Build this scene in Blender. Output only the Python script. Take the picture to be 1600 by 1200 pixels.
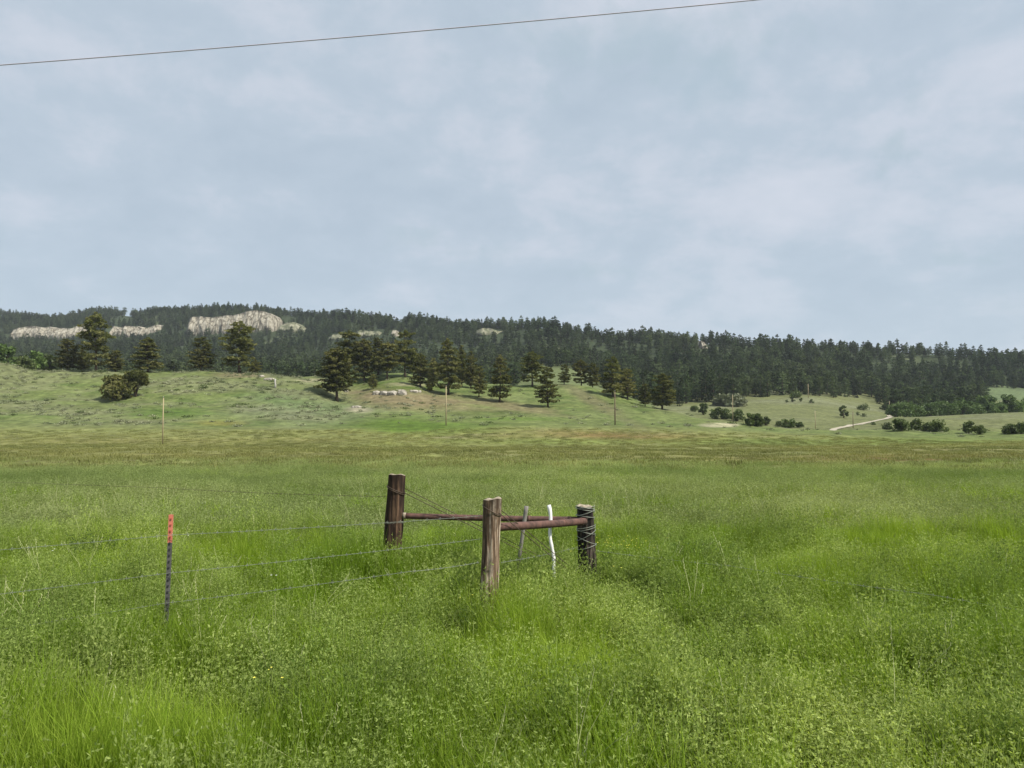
import bpy, math, random
import numpy as np
from math import radians, sin, cos, pi, sqrt
for o in list(bpy.data.objects): bpy.data.objects.remove(o)
scene = bpy.context.scene
COL = scene.collection
R = random.Random(7)
rng = np.random.default_rng(11)

# ------------------------------------------------------------------ camera
F = 1155.0; CAMZ = 2.2
PITCH = math.atan(40.0/F); PC, PS = cos(PITCH), sin(PITCH)
def ray(px, py, d):
    b = (600-py)/F; t = d/(PC-b*PS)
    return np.array([(px-800)/F*t, d, CAMZ+t*(PS+b*PC)])
cam_d = bpy.data.cameras.new('camera'); cam = bpy.data.objects.new('camera', cam_d); COL.objects.link(cam)
cam.location = (0, 0, CAMZ); cam.rotation_euler = (pi/2+PITCH, 0, 0)
cam_d.sensor_width = 36; cam_d.lens = 36*F/1600; cam_d.clip_end = 20000; cam_d.clip_start = 0.05
scene.camera = cam

# ------------------------------------------------------------------ light
HAZE = 0.00007
SUN_EL, SUN_AZ = 52, 118          # azimuth clockwise from +Y (camera forward); 118 = right, a little behind
sd = bpy.data.lights.new('sun', 'SUN'); sd.energy = 4.8; sd.angle = radians(3.5); sd.color = (1, 0.95, 0.86)
sun = bpy.data.objects.new('sun', sd); COL.objects.link(sun)
sun.rotation_euler = (radians(90-SUN_EL), 0, radians(180-SUN_AZ))
sun.location = (30, -15, 50)
scene.view_settings.view_transform = 'Standard'; scene.view_settings.look = 'None'
scene.view_settings.exposure = 0.4; scene.view_settings.gamma = 1.0

def nd(nt, t, **kw):
    n = nt.nodes.new(t)
    for k, v in kw.items():
        if k.startswith('i_'):
            key = k[2:]; key = int(key) if key.isdigit() else key.replace('_', ' ')
            n.inputs[key].default_value = v
        else: setattr(n, k, v)
    return n
def ramp(nt, fac, stops):
    r = nt.nodes.new('ShaderNodeValToRGB'); e = r.color_ramp.elements
    while len(e) < len(stops): e.new(0.5)
    for el, (p, c) in zip(e, stops):
        el.position = p; el.color = (c if len(c) == 4 else (*c, 1))
    nt.links.new(fac, r.inputs[0]); return r.outputs[0]
def mixc(nt, fac, a, b, mode='MIX'):
    m = nt.nodes.new('ShaderNodeMix'); m.data_type = 'RGBA'; m.blend_type = mode
    for s, v in ((0, fac), (6, a), (7, b)):
        if isinstance(v, bpy.types.NodeSocket): nt.links.new(v, m.inputs[s])
        elif isinstance(v, (tuple, list)): m.inputs[s].default_value = (*v[:3], 1)
        else: m.inputs[s].default_value = v
    return m.outputs[2]
def mth(nt, op, a, b=None, c=None, clamp=False):
    m = nt.nodes.new('ShaderNodeMath'); m.operation = op; m.use_clamp = clamp
    for i, v in enumerate((a, b, c)):
        if v is None: continue
        if isinstance(v, bpy.types.NodeSocket): nt.links.new(v, m.inputs[i])
        else: m.inputs[i].default_value = v
    return m.outputs[0]

w = bpy.data.worlds.new('World'); scene.world = w; w.use_nodes = True
nt = w.node_tree; nt.nodes.clear(); L = nt.links.new
wo = nd(nt, 'ShaderNodeOutputWorld'); bg = nd(nt, 'ShaderNodeBackground')
sky = nd(nt, 'ShaderNodeTexSky'); sky.sky_type = 'NISHITA'; sky.sun_disc = False
sky.sun_elevation = radians(SUN_EL); sky.sun_rotation = radians(SUN_AZ)
tc = nd(nt, 'ShaderNodeTexCoord'); sep = nd(nt, 'ShaderNodeSeparateXYZ'); L(tc.outputs['Generated'], sep.inputs[0])
zc = mth(nt, 'MAXIMUM', sep.outputs[2], 0.0)
zz = mth(nt, 'ADD', zc, 0.34)
cx = mth(nt, 'DIVIDE', sep.outputs[0], zz); cy = mth(nt, 'DIVIDE', sep.outputs[1], zz)
cmb = nd(nt, 'ShaderNodeCombineXYZ'); L(cx, cmb.inputs[0]); L(cy, cmb.inputs[1])
def cloudnoise(scale, detail, loc, rough=0.55, dist=0.3):
    mp = nd(nt, 'ShaderNodeMapping'); mp.inputs[1].default_value = loc; L(cmb.outputs[0], mp.inputs[0])
    n = nd(nt, 'ShaderNodeTexNoise'); n.inputs['Scale'].default_value = scale; n.inputs['Detail'].default_value = detail
    n.inputs['Roughness'].default_value = rough; n.inputs['Distortion'].default_value = dist
    L(mp.outputs[0], n.inputs['Vector']); return n.outputs[0]
big = cloudnoise(1.0, 3, (3.1, 1.7, 0)); fine = cloudnoise(4.2, 10, (0, 4, 2), 0.62, 0.15); wisp = cloudnoise(1.6, 4, (7.3, 2.2, 5), 0.5, 0.8)
# thin overcast deck: base blue-grey, whiter billows
cov = mth(nt, 'MULTIPLY_ADD', fine, 0.58, mth(nt, 'MULTIPLY', big, 0.46))
cloud = ramp(nt, cov, [(0.40, (0.460, 0.548, 0.640)), (0.49, (0.500, 0.585, 0.675)), (0.56, (0.580, 0.640, 0.725)), (0.68, (0.67, 0.705, 0.785))])
# horizon: paler blue
hz = ramp(nt, zc, [(0.0, (1, 1, 1)), (0.10, (0.55, 0.55, 0.55)), (0.24, (0, 0, 0))])
cloud = mixc(nt, mth(nt, 'MULTIPLY', hz, 0.55), cloud, (0.500, 0.615, 0.705))
wm = ramp(nt, wisp, [(0.27, (1, 1, 1)), (0.36, (0, 0, 0))])
cloud = mixc(nt, mth(nt, 'MULTIPLY', wm, 0.35), cloud, (0.37, 0.50, 0.58))
def scrap(px, py, rx, ry, amt):
    global cloud
    v = ray(px, py, 100)-np.array([0, 0, CAMZ]); v = v/np.linalg.norm(v)
    sb = nd(nt, 'ShaderNodeVectorMath', operation='SUBTRACT'); L(tc.outputs['Generated'], sb.inputs[0]); sb.inputs[1].default_value = v
    ad = nd(nt, 'ShaderNodeVectorMath', operation='MULTIPLY'); L(sb.outputs[0], ad.inputs[0]); ad.inputs[1].default_value = (F/rx, F/rx, F/ry)
    ln_ = nd(nt, 'ShaderNodeVectorMath', operation='LENGTH'); L(ad.outputs[0], ln_.inputs[0])
    tn = nd(nt, 'ShaderNodeTexNoise'); tn.inputs['Scale'].default_value = 28; tn.inputs['Detail'].default_value = 5; L(tc.outputs['Generated'], tn.inputs['Vector'])
    k = ramp(nt, mth(nt, 'MULTIPLY_ADD', tn.outputs[0], -3.2, mth(nt, 'ADD', ln_.outputs[1], 1.7)), [(0.2, (1, 1, 1)), (1.0, (0, 0, 0))])
    cloud = mixc(nt, mth(nt, 'MULTIPLY', k, amt), cloud, (0.40, 0.52, 0.58))
for a_ in ((1398, 250, 30, 42, .5), (1490, 402, 34, 20, .35), (1540, 405, 28, 16, .35), (650, 375, 60, 22, .3), (740, 395, 90, 22, .2), (1010, 70, 260, 60, .35), (1440, 150, 30, 22, .2), (930, 425, 90, 18, .3), (1560, 480, 50, 20, .2)): scrap(*a_)
skyc = nd(nt, 'ShaderNodeVectorMath', operation='SCALE'); L(sky.outputs[0], skyc.inputs[0]); skyc.inputs[3].default_value = 0.075
fin = mixc(nt, 0.88, skyc.outputs[0], cloud)
L(fin, bg.inputs[0]); bg.inputs[1].default_value = 0.83
L(bg.outputs[0], wo.inputs[0])

# ------------------------------------------------------------------ geometry of the view, noise
def proj(x, y, z):
    dz = z-CAMZ; f = y*PC+dz*PS; u = -y*PS+dz*PC
    f = np.maximum(f, 1e-3)
    return 800+F*x/f, 600-F*u/f
def _h(ix, iy, s):
    n = (ix.astype(np.int64)*374761393 + iy.astype(np.int64)*668265263 + s*69069) & 0x7fffffff
    n = ((n ^ (n >> 13))*1274126177) & 0x7fffffff
    return ((n ^ (n >> 16)) & 0xffff)/65535.0
def vn(x, y, s=0):
    x = np.asarray(x, float); y = np.asarray(y, float)
    ix = np.floor(x); iy = np.floor(y); fx = x-ix; fy = y-iy
    fx = fx*fx*(3-2*fx); fy = fy*fy*(3-2*fy)
    a = _h(ix, iy, s); b = _h(ix+1, iy, s); c = _h(ix, iy+1, s); d = _h(ix+1, iy+1, s)
    return (a+(b-a)*fx)*(1-fy)+(c+(d-c)*fx)*fy
def fbm(x, y, s=0, o=4):
    v = 0; a = 0.5; t = 0
    for k in range(o):
        v = v+a*vn(x*2**k+17.3*k, y*2**k-9.1*k, s+k); t += a; a *= 0.55
    return v/t
def pchip(xs, ys, xq):
    xs = np.array(xs, float); ys = np.array(ys, float); hh = np.diff(xs); dl = np.diff(ys)/hh
    m = np.zeros(len(xs)); m[0] = dl[0]; m[-1] = dl[-1]
    for i in range(1, len(xs)-1):
        if dl[i-1]*dl[i] > 0:
            w1 = 2*hh[i]+hh[i-1]; w2 = hh[i]+2*hh[i-1]; m[i] = (w1+w2)/(w1/dl[i-1]+w2/dl[i])
    k = np.clip(np.searchsorted(xs, xq)-1, 0, len(xs)-2); t = np.clip((xq-xs[k])/hh[k], 0, 1)
    return ((1+2*t)*(1-t)**2*ys[k]+t*(1-t)**2*hh[k]*m[k]+t*t*(3-2*t)*ys[k+1]+t*t*(t-1)*hh[k]*m[k+1])

# ------------------------------------------------------------------ terrain
NEAR = [(-400, 0.4), (-60, .1), (0, 0), (12, 0), (25, -.38), (40, -1.05), (70, -2.25), (100, -3.3), (144, -4.7)]
FARP = [(0, 497, 1500), (60, 500, 1480), (100, 502, 1450), (150, 489, 1420), (200, 495, 1400), (240, 490, 1390), (300, 490, 1380), (400, 486, 1350),
        (450, 491, 1330), (520, 497, 1280), (600, 503, 1230), (650, 505, 1190), (700, 513, 1150), (780, 516, 1080), (850, 513, 1020), (900, 520, 990),
        (950, 533, 970), (1000, 531, 950), (1100, 538, 920), (1200, 547, 900), (1300, 551, 890), (1400, 555, 880), (1500, 558, 865), (1600, 567, 850), (2200, 600, 820)]
cols = {
 -500: [(165, 676), (185, 658), (215, 620), (245, 570), (262, 540), (300, 548), (380, 590), (500, 598), (620, 585), (900, 556), (1150, 530)],
 0:    [(165, 676), (185, 658), (215, 628), (245, 590), (262, 567), (300, 577), (360, 600), (500, 600), (620, 587), (900, 556), (1180, 537), (1260, 516)],
 60:   [(165, 676), (185, 658), (215, 630), (245, 600), (268, 580), (300, 583), (360, 602), (500, 602), (620, 588), (900, 558), (1180, 537), (1260, 516)],
 200:  [(165, 676), (185, 658), (215, 630), (242, 603), (270, 581), (300, 584), (360, 604), (500, 603), (620, 589), (900, 558), (1160, 536), (1240, 515)],
 400:  [(168, 674), (185, 660), (215, 631), (242, 604), (268, 583), (300, 587), (360, 606), (500, 604), (620, 590), (900, 556), (1120, 534), (1180, 512)],
 440:  [(168, 673), (185, 661), (215, 633), (240, 607), (262, 588), (300, 593), (360, 607), (500, 605), (620, 590), (900, 557), (1120, 532), (1180, 512)],
 490:  [(170, 673), (185, 663), (212, 641), (232, 618), (250, 602), (275, 598), (300, 588), (360, 606), (500, 606), (620, 591), (900, 560), (1120, 530)],
 540:  [(170, 672), (190, 661), (215, 647), (235, 633), (248, 624), (275, 606), (302, 586), (335, 590), (400, 610), (500, 608), (620, 592), (900, 560)],
 620:  [(175, 670), (195, 657), (215, 645), (232, 632), (244, 619), (258, 606), (280, 593), (302, 584), (335, 590), (400, 610), (500, 608), (620, 593), (850, 563)],
 700:  [(175, 668), (195, 657), (220, 643), (240, 629), (260, 617), (285, 603), (310, 597), (345, 604), (420, 615), (500, 610), (620, 595), (850, 562)],
 780:  [(175, 667), (200, 656), (225, 642), (240, 633), (260, 618), (285, 604), (310, 602), (350, 612), (430, 617), (500, 608), (620, 592), (850, 558)],
 880:  [(175, 667), (200, 657), (225, 646), (250, 629), (270, 613), (290, 602), (320, 607), (420, 604), (520, 590), (620, 574), (700, 566), (850, 545)],
 960:  [(175, 667), (200, 658), (225, 648), (250, 633), (270, 620), (285, 614), (320, 625), (420, 620), (500, 612), (620, 598), (800, 565)],
 1050: [(180, 668), (205, 660), (230, 650), (250, 642), (275, 648), (330, 652), (420, 640), (480, 628), (560, 613), (700, 584)],
 1150: [(180, 672), (200, 667), (214, 662), (240, 669), (300, 668), (350, 655), (420, 640), (500, 622), (580, 608), (700, 583)],
 1250: [(180, 678), (200, 672), (230, 677), (300, 675), (340, 663), (420, 640), (500, 622), (560, 612), (700, 586)],
 1350: [(180, 680), (205, 673), (240, 677), (300, 674), (350, 664), (400, 652), (470, 641), (520, 633), (580, 623), (700, 596)],
 1450: [(180, 684), (205, 677), (240, 672), (300, 660), (350, 652), (390, 651), (440, 656), (500, 648), (560, 640), (640, 625), (750, 598)],
 1600: [(180, 688), (205, 680), (240, 673), (300, 658), (350, 646), (390, 644), (440, 650), (500, 640), (560, 630), (620, 619), (680, 610), (740, 606)],
 2200: [(180, 688), (205, 680), (240, 670), (300, 652), (350, 640), (390, 640), (440, 646), (500, 640), (560, 632), (620, 625), (680, 619), (740, 615)],
}
def zat(py, d): return ray(800, py, d)[2]
DG = np.unique(np.concatenate([np.linspace(-400, 0, 30), np.geomspace(1, 4500, 900)]))
PXG = np.arange(-900, 2601, 10.0)
ck = sorted(cols)
T = []
for c in ck:
    fy = np.interp(c, [f[0] for f in FARP], [f[1] for f in FARP]); fd = np.interp(c, [f[0] for f in FARP], [f[2] for f in FARP])
    pts = list(NEAR)+[(d, zat(py, d)) for d, py in cols[c]]+[(fd, zat(fy, fd)), (fd*1.2, zat(fy, fd)-12), (fd*2, zat(fy, fd)-70), (4600, zat(fy, fd)-140)]
    T.append(pchip([p[0] for p in pts], [p[1] for p in pts], DG))
T = np.array(T)                                              # cols x d
TAB = np.array([pchip(ck, T[:, j], np.clip(PXG, ck[0], ck[-1])) for j in range(len(DG))])   # d x px
# ridge correction: exact skyline between the columns
fyq = np.interp(PXG, [f[0] for f in FARP], [f[1] for f in FARP]); fdq = np.interp(PXG, [f[0] for f in FARP], [f[2] for f in FARP])
for i, p in enumerate(PXG):
    cur = np.interp(fdq[i], DG, TAB[:, i]); want = zat(fyq[i], fdq[i])
    wgt = np.clip((DG-750*fdq[i]/1400)/(fdq[i]-750*fdq[i]/1400), 0, 1); wgt = wgt*wgt*(3-2*wgt)
    TAB[:, i] += (want-cur)*wgt
def bump(x, y):
    d = np.maximum(y, 0)
    a = np.clip((d-150)/60, 0, 1)
    near = np.clip((d-8)/30, 0, 1)*(1-a)
    z = (fbm(x/14, y/14, 3, 3)-.5)*0.7*near
    z = z+(fbm(x/22, y/22, 5, 4)-.5)*2.6*a*np.clip((420-d)/150, 0.25, 1)
    z = z+(fbm(x/6, y/6, 8, 2)-.5)*0.7*a*np.clip((420-d)/150, 0, 1)
    z = z+(fbm(x/90, y/90, 9, 4)-.5)*14*np.clip((d-500)/300, 0, 1)
    return z
def ground(x, y):
    x = np.asarray(x, float); y = np.asarray(y, float)
    px = np.clip(800+F*x/np.maximum(y, 30.0), -890, 2590)
    j = np.clip(np.searchsorted(DG, y)-1, 0, len(DG)-2); fj = np.clip((y-DG[j])/(DG[j+1]-DG[j]), 0, 1)
    i = np.clip(((px+900)/10).astype(int), 0, len(PXG)-2); fi = (px-PXG[i])/10
    z = (TAB[j, i]*(1-fi)+TAB[j, i+1]*fi)*(1-fj)+(TAB[j+1, i]*(1-fi)+TAB[j+1, i+1]*fi)*fj
    return z+bump(x, y)
def hit(px, py, dmin=1.0, dmax=1600):
    b = (600-py)/F; ds = np.geomspace(dmin, dmax, 3000); t = ds/(PC-b*PS)
    x = (px-800)/F*t; z = CAMZ+t*(PS+b*PC); g = ground(x, ds)
    k = np.where(z <= g)[0]
    if len(k) == 0: k = [len(ds)-1]
    k = k[0]; return np.array([x[k], ds[k], g[k]])
def at(px, d):
    x = (px-800)/F*d; return np.array([x, d, float(ground(x, d))])

def rawmesh(name, V, Fc, mat, smooth=False):
    me = bpy.data.meshes.new(name)
    V = np.asarray(V, float).reshape(-1, 3)
    if isinstance(Fc, np.ndarray):
        n, k = Fc.shape
        me.vertices.add(len(V)); me.vertices.foreach_set('co', V.ravel())
        me.loops.add(n*k); me.loops.foreach_set('vertex_index', Fc.ravel().astype(np.int32))
        me.polygons.add(n); me.polygons.foreach_set('loop_start', np.arange(0, n*k, k, dtype=np.int32))
        me.update(calc_edges=True)
    else:
        me.from_pydata(V.tolist(), [], Fc); me.update()
    if mat: me.materials.append(mat)
    if smooth: me.polygons.foreach_set('use_smooth', np.ones(len(me.polygons), bool))
    return me
def link(name, me, parent=None, loc=(0, 0, 0)):
    o = bpy.data.objects.new(name, me); COL.objects.link(o); o.location = loc
    if parent: o.parent = parent
    return o
def tag(o, label=None, cat=None, group=None, kind=None):
    if label: o['label'] = label
    if cat: o['category'] = cat
    if group: o['group'] = group
    if kind: o['kind'] = kind
    return o

# ------------------------------------------------------------------ materials
def newmat(name):
    m = bpy.data.materials.new(name); m.use_nodes = True; nt = m.node_tree; nt.nodes.clear()
    out = nd(nt, 'ShaderNodeOutputMaterial'); return m, nt, out
def leafmat(name, ca, cb, cc, trans=0.3, scale=0.9, rough=0.55, spec=0.25, vary=.5):
    """foliage: colour drifts over metres (position) and from clump to clump (random)"""
    m, nt, out = newmat(name); L = nt.links.new
    g = nd(nt, 'ShaderNodeNewGeometry'); oi = nd(nt, 'ShaderNodeObjectInfo')
    n = nd(nt, 'ShaderNodeTexNoise'); n.inputs['Scale'].default_value = scale; n.inputs['Detail'].default_value = 3
    L(g.outputs['Position'], n.inputs['Vector'])
    f = ramp(nt, n.outputs[0], [(0.36, (0, 0, 0)), (0.64, (1, 1, 1))])
    c = mixc(nt, f, ca, cb)
    c = mixc(nt, mth(nt, 'MULTIPLY', g.outputs['Random Per Island'], 0.55), c, cc)
    n2 = nd(nt, 'ShaderNodeTexNoise'); n2.inputs['Scale'].default_value = scale*.28; n2.inputs['Detail'].default_value = 2; L(g.outputs['Position'], n2.inputs['Vector'])
    c = mixc(nt, 1.0, c, ramp(nt, n2.outputs[0], [(.35, (.74, .80, .70)), (.65, (1.14, 1.10, 1.12))]), 'MULTIPLY')
    hv = nd(nt, 'ShaderNodeHueSaturation'); L(c, hv.inputs['Color'])
    L(mth(nt, 'MULTIPLY_ADD', oi.outputs['Random'], vary, 1-vary*.5), hv.inputs['Value'])
    p = nd(nt, 'ShaderNodeBsdfPrincipled'); p.inputs['Roughness'].default_value = rough
    p.inputs['Specular IOR Level'].default_value = spec; L(hv.outputs[0], p.inputs['Base Color'])
    tr = nd(nt, 'ShaderNodeBsdfTranslucent'); L(mixc(nt, 1.0, hv.outputs[0], (1.25, 1.3, 0.6), 'MULTIPLY'), tr.inputs[0])
    ms = nd(nt, 'ShaderNodeMixShader'); ms.inputs[0].default_value = trans
    L(p.outputs[0], ms.inputs[1]); L(tr.outputs[0], ms.inputs[2]); L(ms.outputs[0], out.inputs[0]); return m
def simplemat(name, col, rough=0.7, metal=0.0, nscale=None, c2=None, bump=0.0, stretch=(1, 1, 1), lo=0.35, hi=0.65, detail=6, spec=0.4):
    m, nt, out = newmat(name); L = nt.links.new
    p = nd(nt, 'ShaderNodeBsdfPrincipled'); p.inputs['Roughness'].default_value = rough; p.inputs['Metallic'].default_value = metal
    p.inputs['Specular IOR Level'].default_value = spec
    p.inputs['Base Color'].default_value = (*col, 1)
    if nscale:
        tc = nd(nt, 'ShaderNodeTexCoord'); mp = nd(nt, 'ShaderNodeMapping'); mp.inputs[3].default_value = stretch
        L(tc.outputs['Object'], mp.inputs[0]); n = nd(nt, 'ShaderNodeTexNoise'); n.inputs['Scale'].default_value = nscale
        n.inputs['Detail'].default_value = detail; n.inputs['Roughness'].default_value = 0.65; L(mp.outputs[0], n.inputs['Vector'])
        L(ramp(nt, n.outputs[0], [(lo, col), (hi, c2 or col)]), p.inputs['Base Color'])
        if bump:
            b = nd(nt, 'ShaderNodeBump'); b.inputs['Strength'].default_value = 1; b.inputs['Distance'].default_value = bump
            L(n.outputs[0], b.inputs['Height']); L(b.outputs[0], p.inputs['Normal'])
    L(p.outputs[0], out.inputs[0]); return m

M = {}
M['pine'] = leafmat('pine_needles', (0.075, 0.086, 0.030), (0.120, 0.124, 0.044), (0.230, 0.215, 0.085), 0.30, 0.35, 0.8, 0.05)
M['pinefar'] = leafmat('far_pine_needles', (0.029, 0.046, 0.023), (0.060, 0.082, 0.038), (0.118, 0.145, 0.070), 0.25, 0.03, 0.8, 0.05, 1.15)
M['leaf'] = leafmat('broad_leaves', (0.065, 0.110, 0.026), (0.09, 0.145, 0.034), (0.14, 0.20, 0.06), 0.2, 0.3)
M['leafdark'] = leafmat('shrub_leaves', (0.052, 0.080, 0.022), (0.080, 0.110, 0.032), (0.130, 0.165, 0.055), 0.25, 0.3)
M['sage'] = leafmat('sage_leaves', (0.14, 0.16, 0.085), (0.20, 0.215, 0.125), (0.28, 0.29, 0.18), 0.1, 0.2)
M['weed'] = leafmat('weed_leaves', (0.112, 0.180, 0.034), (0.240, 0.313, 0.084), (0.490, 0.550, 0.200), 0.43, 0.8, .7, .08)
M['grass'] = leafmat('grass_blades', (0.120, 0.205, 0.012), (0.190, 0.290, 0.026), (0.380, 0.460, 0.085), 0.42, 0.9, .7, .08)
M['weedfar'] = leafmat('meadow_leaves', (0.150, 0.202, 0.064), (0.268, 0.314, 0.128), (0.390, 0.425, 0.200), 0.39, 0.22, .7, .08)
M['meadow'] = leafmat('meadow_tufts', (0.148, 0.152, 0.046), (0.190, 0.200, 0.064), (0.260, 0.260, 0.100), 0.3, 0.12)
M['straw'] = simplemat('dry_straw', (0.40, 0.42, 0.20), 0.8)
M['bark'] = simplemat('bark', (0.055, 0.038, 0.028), 0.9, nscale=3, c2=(0.11, 0.075, 0.05), stretch=(1, 1, .3))
M['poleold'] = simplemat('pole_wood', (0.30, 0.24, 0.14), 0.85, nscale=1.5, c2=(0.40, 0.33, 0.2), stretch=(4, 4, .3))
M['poledark'] = simplemat('dark_pole_wood', (0.12, 0.085, 0.055), 0.85, nscale=1.5, c2=(0.17, 0.12, 0.08), stretch=(4, 4, .3))

# ------------------------------------------------------------------ ground sheet
YS = np.unique(np.concatenate([np.linspace(-400, 0, 24), np.linspace(0, 8, 20), np.geomspace(8, 140, 110), np.linspace(140, 420, 190), np.geomspace(420, 4500, 150)]))
US = np.concatenate([np.linspace(-2.4, -0.95, 30, endpoint=False), np.linspace(-0.95, 0.95, 521), np.linspace(0.95, 2.4, 31)[1:]])
Wd = np.abs(YS)+15
GX = US[None, :]*Wd[:, None]; GY = np.repeat(YS[:, None], len(US), 1)
GZ = ground(GX.ravel(), GY.ravel()).reshape(GX.shape)
nr, nc = GX.shape
idx = np.arange(nr*nc).reshape(nr, nc)
FA = np.stack([idx[:-1, :-1], idx[:-1, 1:], idx[1:, 1:], idx[1:, :-1]], -1).reshape(-1, 4)
V = np.stack([GX, GY, GZ], -1).reshape(-1, 3)
# surface cover colours: hay stubble, lush hollows, sage flats, bare earth, darker brown bands
X, Y, Z = V.T
PX, PY = proj(X, np.maximum(Y, 1), Z)
def ell(cx, cy, rx, ry, soft=0.5, rot=0.0, dr=(150, 420)):
    dx = PX-cx; dy = PY-cy; a = dx*cos(rot)+dy*sin(rot); b = -dx*sin(rot)+dy*cos(rot)
    r = np.sqrt((a/rx)**2+(b/ry)**2)+(fbm(X/9, Y/9, 21, 3)-.5)*0.9
    return np.clip((1+soft-r)/(2*soft), 0, 1)*((Y > dr[0]) & (Y < dr[1]))
def lerp(c, k, f): return c*(1-f[:, None])+np.array(k)[None, :]*f[:, None]
C = np.tile(np.array([0.060, 0.090, 0.022]), (len(V), 1))
n1 = fbm(X/30, Y/8, 31, 4); n2 = fbm(X/7, Y/3, 32, 3); n3 = fbm(X/60, Y/30, 33, 3)
C = lerp(C, (0.185, 0.215, 0.075), np.clip((Y-10)/25, 0, 1))                       # meadow
brown = np.clip((Y-28)/16, 0, 1)*np.clip((176+12*(n3-.5)-Y)/14, 0, 1)
C = lerp(C, (0.190, 0.188, 0.064), brown*np.clip(0.75+1.3*(n1-.45), 0, 1))
C = lerp(C, (0.180, 0.200, 0.065), brown*np.clip((n3-.5)*4, 0, .8))
C = lerp(C, (0.27, 0.25, 0.13), brown*np.clip((n2-.66)*5, 0, .7))
hill = np.clip((Y-172)/12, 0, 1)*(Y < 460)
C = lerp(C, (0.165, 0.205, 0.066), hill)
C = lerp(C, (0.195, 0.235, 0.085), hill*np.clip((n1-.45)*4, 0, 1))
C = lerp(C, (0.100, 0.150, 0.038), hill*np.clip((n2-.55)*5, 0, .8))
sagez = hill*np.clip((560-PX)/80, 0, 1)*np.clip((fbm(X/18, Y/9, 40, 4)-.42)*6, 0, 1)
C = lerp(C, (0.215, 0.228, 0.115), sagez*.7)
for e, k, s in ((ell(650, 664, 120, 11), (0.100, 0.170, 0.022), .85), (ell(460, 630, 70, 9, .5, .15), (0.085, 0.165, 0.02), .8), (ell(620, 604, 70, 5), (0.085, 0.135, 0.02), .8),
                (ell(260, 645, 60, 6), (0.095, 0.160, 0.03), .8), (ell(345, 661, 40, 4), (0.25, 0.24, 0.06), .7), (ell(470, 640, 100, 26, .5), (0.215, 0.235, 0.150), .45),
                (ell(640, 624, 110, 13, .5, .08), (0.250, 0.200, 0.115), .85), (ell(800, 634, 70, 7, .5, .15), (0.235, 0.195, 0.11), .7), (ell(930, 628, 70, 9, .5, .5), (0.185, 0.165, 0.09), .7),
                (ell(560, 640, 16, 4), (0.42, 0.38, 0.27), .8), (ell(500, 594, 26, 3), (0.33, 0.30, 0.19), .8), (ell(640, 601, 30, 3), (0.36, 0.32, 0.2), .7),
                (ell(375, 586, 40, 4), (0.25, 0.20, 0.12), .7), (ell(970, 682, 120, 6, .6, .04, (100, 220)), (0.200, 0.140, 0.055), .8), (ell(1125, 664, 34, 3.4, .3), (0.66, 0.58, 0.42), 1.),
                (ell(1060, 657, 100, 6, .6, .1), (0.17, 0.21, 0.07), .7), (ell(1450, 718, 220, 6, .6, 0, (60, 200)), (0.170, 0.110, 0.045), .9), (ell(1500, 740, 160, 5, .6, 0.05, (40, 140)), (0.14, 0.10, 0.04), .9),  # includes the darker brown bands along the far-right swale
                (ell(1050, 690, 500, 5, .6, 0, (100, 220)), (0.145, 0.195, 0.045), .6), (ell(1400, 690, 260, 6, .6, 0, (100, 240)), (0.155, 0.21, 0.05), .7), (ell(760, 655, 90, 6), (0.20, 0.23, 0.09), .6),
                (ell(800, 655, 60, 3), (0.13, 0.22, 0.03), .6)):
    C = lerp(C, k, e*s)
farm = np.clip((Y-232)/30, 0, 1)*(PX > 1020)*(Y < 700)
C = lerp(C, (0.180, 0.195, 0.082), farm*.85); C = lerp(C, (0.210, 0.225, 0.120), farm*np.clip((fbm(X/40, Y/20, 50, 4)-.5)*4, 0, 1))
C = lerp(C, (0.165, 0.200, 0.080), ((Y > 400) & (Y < 760) & (PX < 1020))*1.0)
C = lerp(C, (0.155, 0.205, 0.090), ((Y > 600) & (Y < 760) & (PX > 1480))*1.0)
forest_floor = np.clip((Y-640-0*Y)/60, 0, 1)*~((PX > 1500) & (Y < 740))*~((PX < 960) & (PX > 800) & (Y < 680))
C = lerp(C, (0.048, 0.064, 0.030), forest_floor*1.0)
C = lerp(C, (0.13, 0.15, 0.075), (Y > 800)*np.clip((fbm(X/50, Y/50, 60, 3)-.66)*6, 0, 1))
C = C*np.where((Y > 172) & (Y < 760), .65, np.where(Y > 34, .78, .8))[:, None]
gm, nt, out = newmat('meadow_ground'); L = nt.links.new
at_ = nd(nt, 'ShaderNodeAttribute', attribute_name='cover'); tcg = nd(nt, 'ShaderNodeNewGeometry')
def gn(scale, detail, st=(1, 1, 1)):
    mp = nd(nt, 'ShaderNodeMapping'); mp.inputs[3].default_value = st; L(tcg.outputs['Position'], mp.inputs[0])
    n = nd(nt, 'ShaderNodeTexNoise'); n.inputs['Scale'].default_value = scale; n.inputs['Detail'].default_value = detail; n.inputs['Roughness'].default_value = .62
    L(mp.outputs[0], n.inputs['Vector']); return n.outputs[0]
na = gn(0.42, 10); nb = gn(0.09, 6, (.6, 1, 1)); nc_ = gn(1.7, 5)
v = mth(nt, 'MULTIPLY_ADD', na, 2.0, 0.0); v = mth(nt, 'MULTIPLY', v, mth(nt, 'MULTIPLY_ADD', nb, .9, .55)); v = mth(nt, 'MULTIPLY', v, mth(nt, 'MULTIPLY_ADD', nc_, 1.0, .5))
vc = nd(nt, 'ShaderNodeVectorMath', operation='SCALE'); L(at_.outputs['Color'], vc.inputs[0]); L(v, vc.inputs[3])
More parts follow.
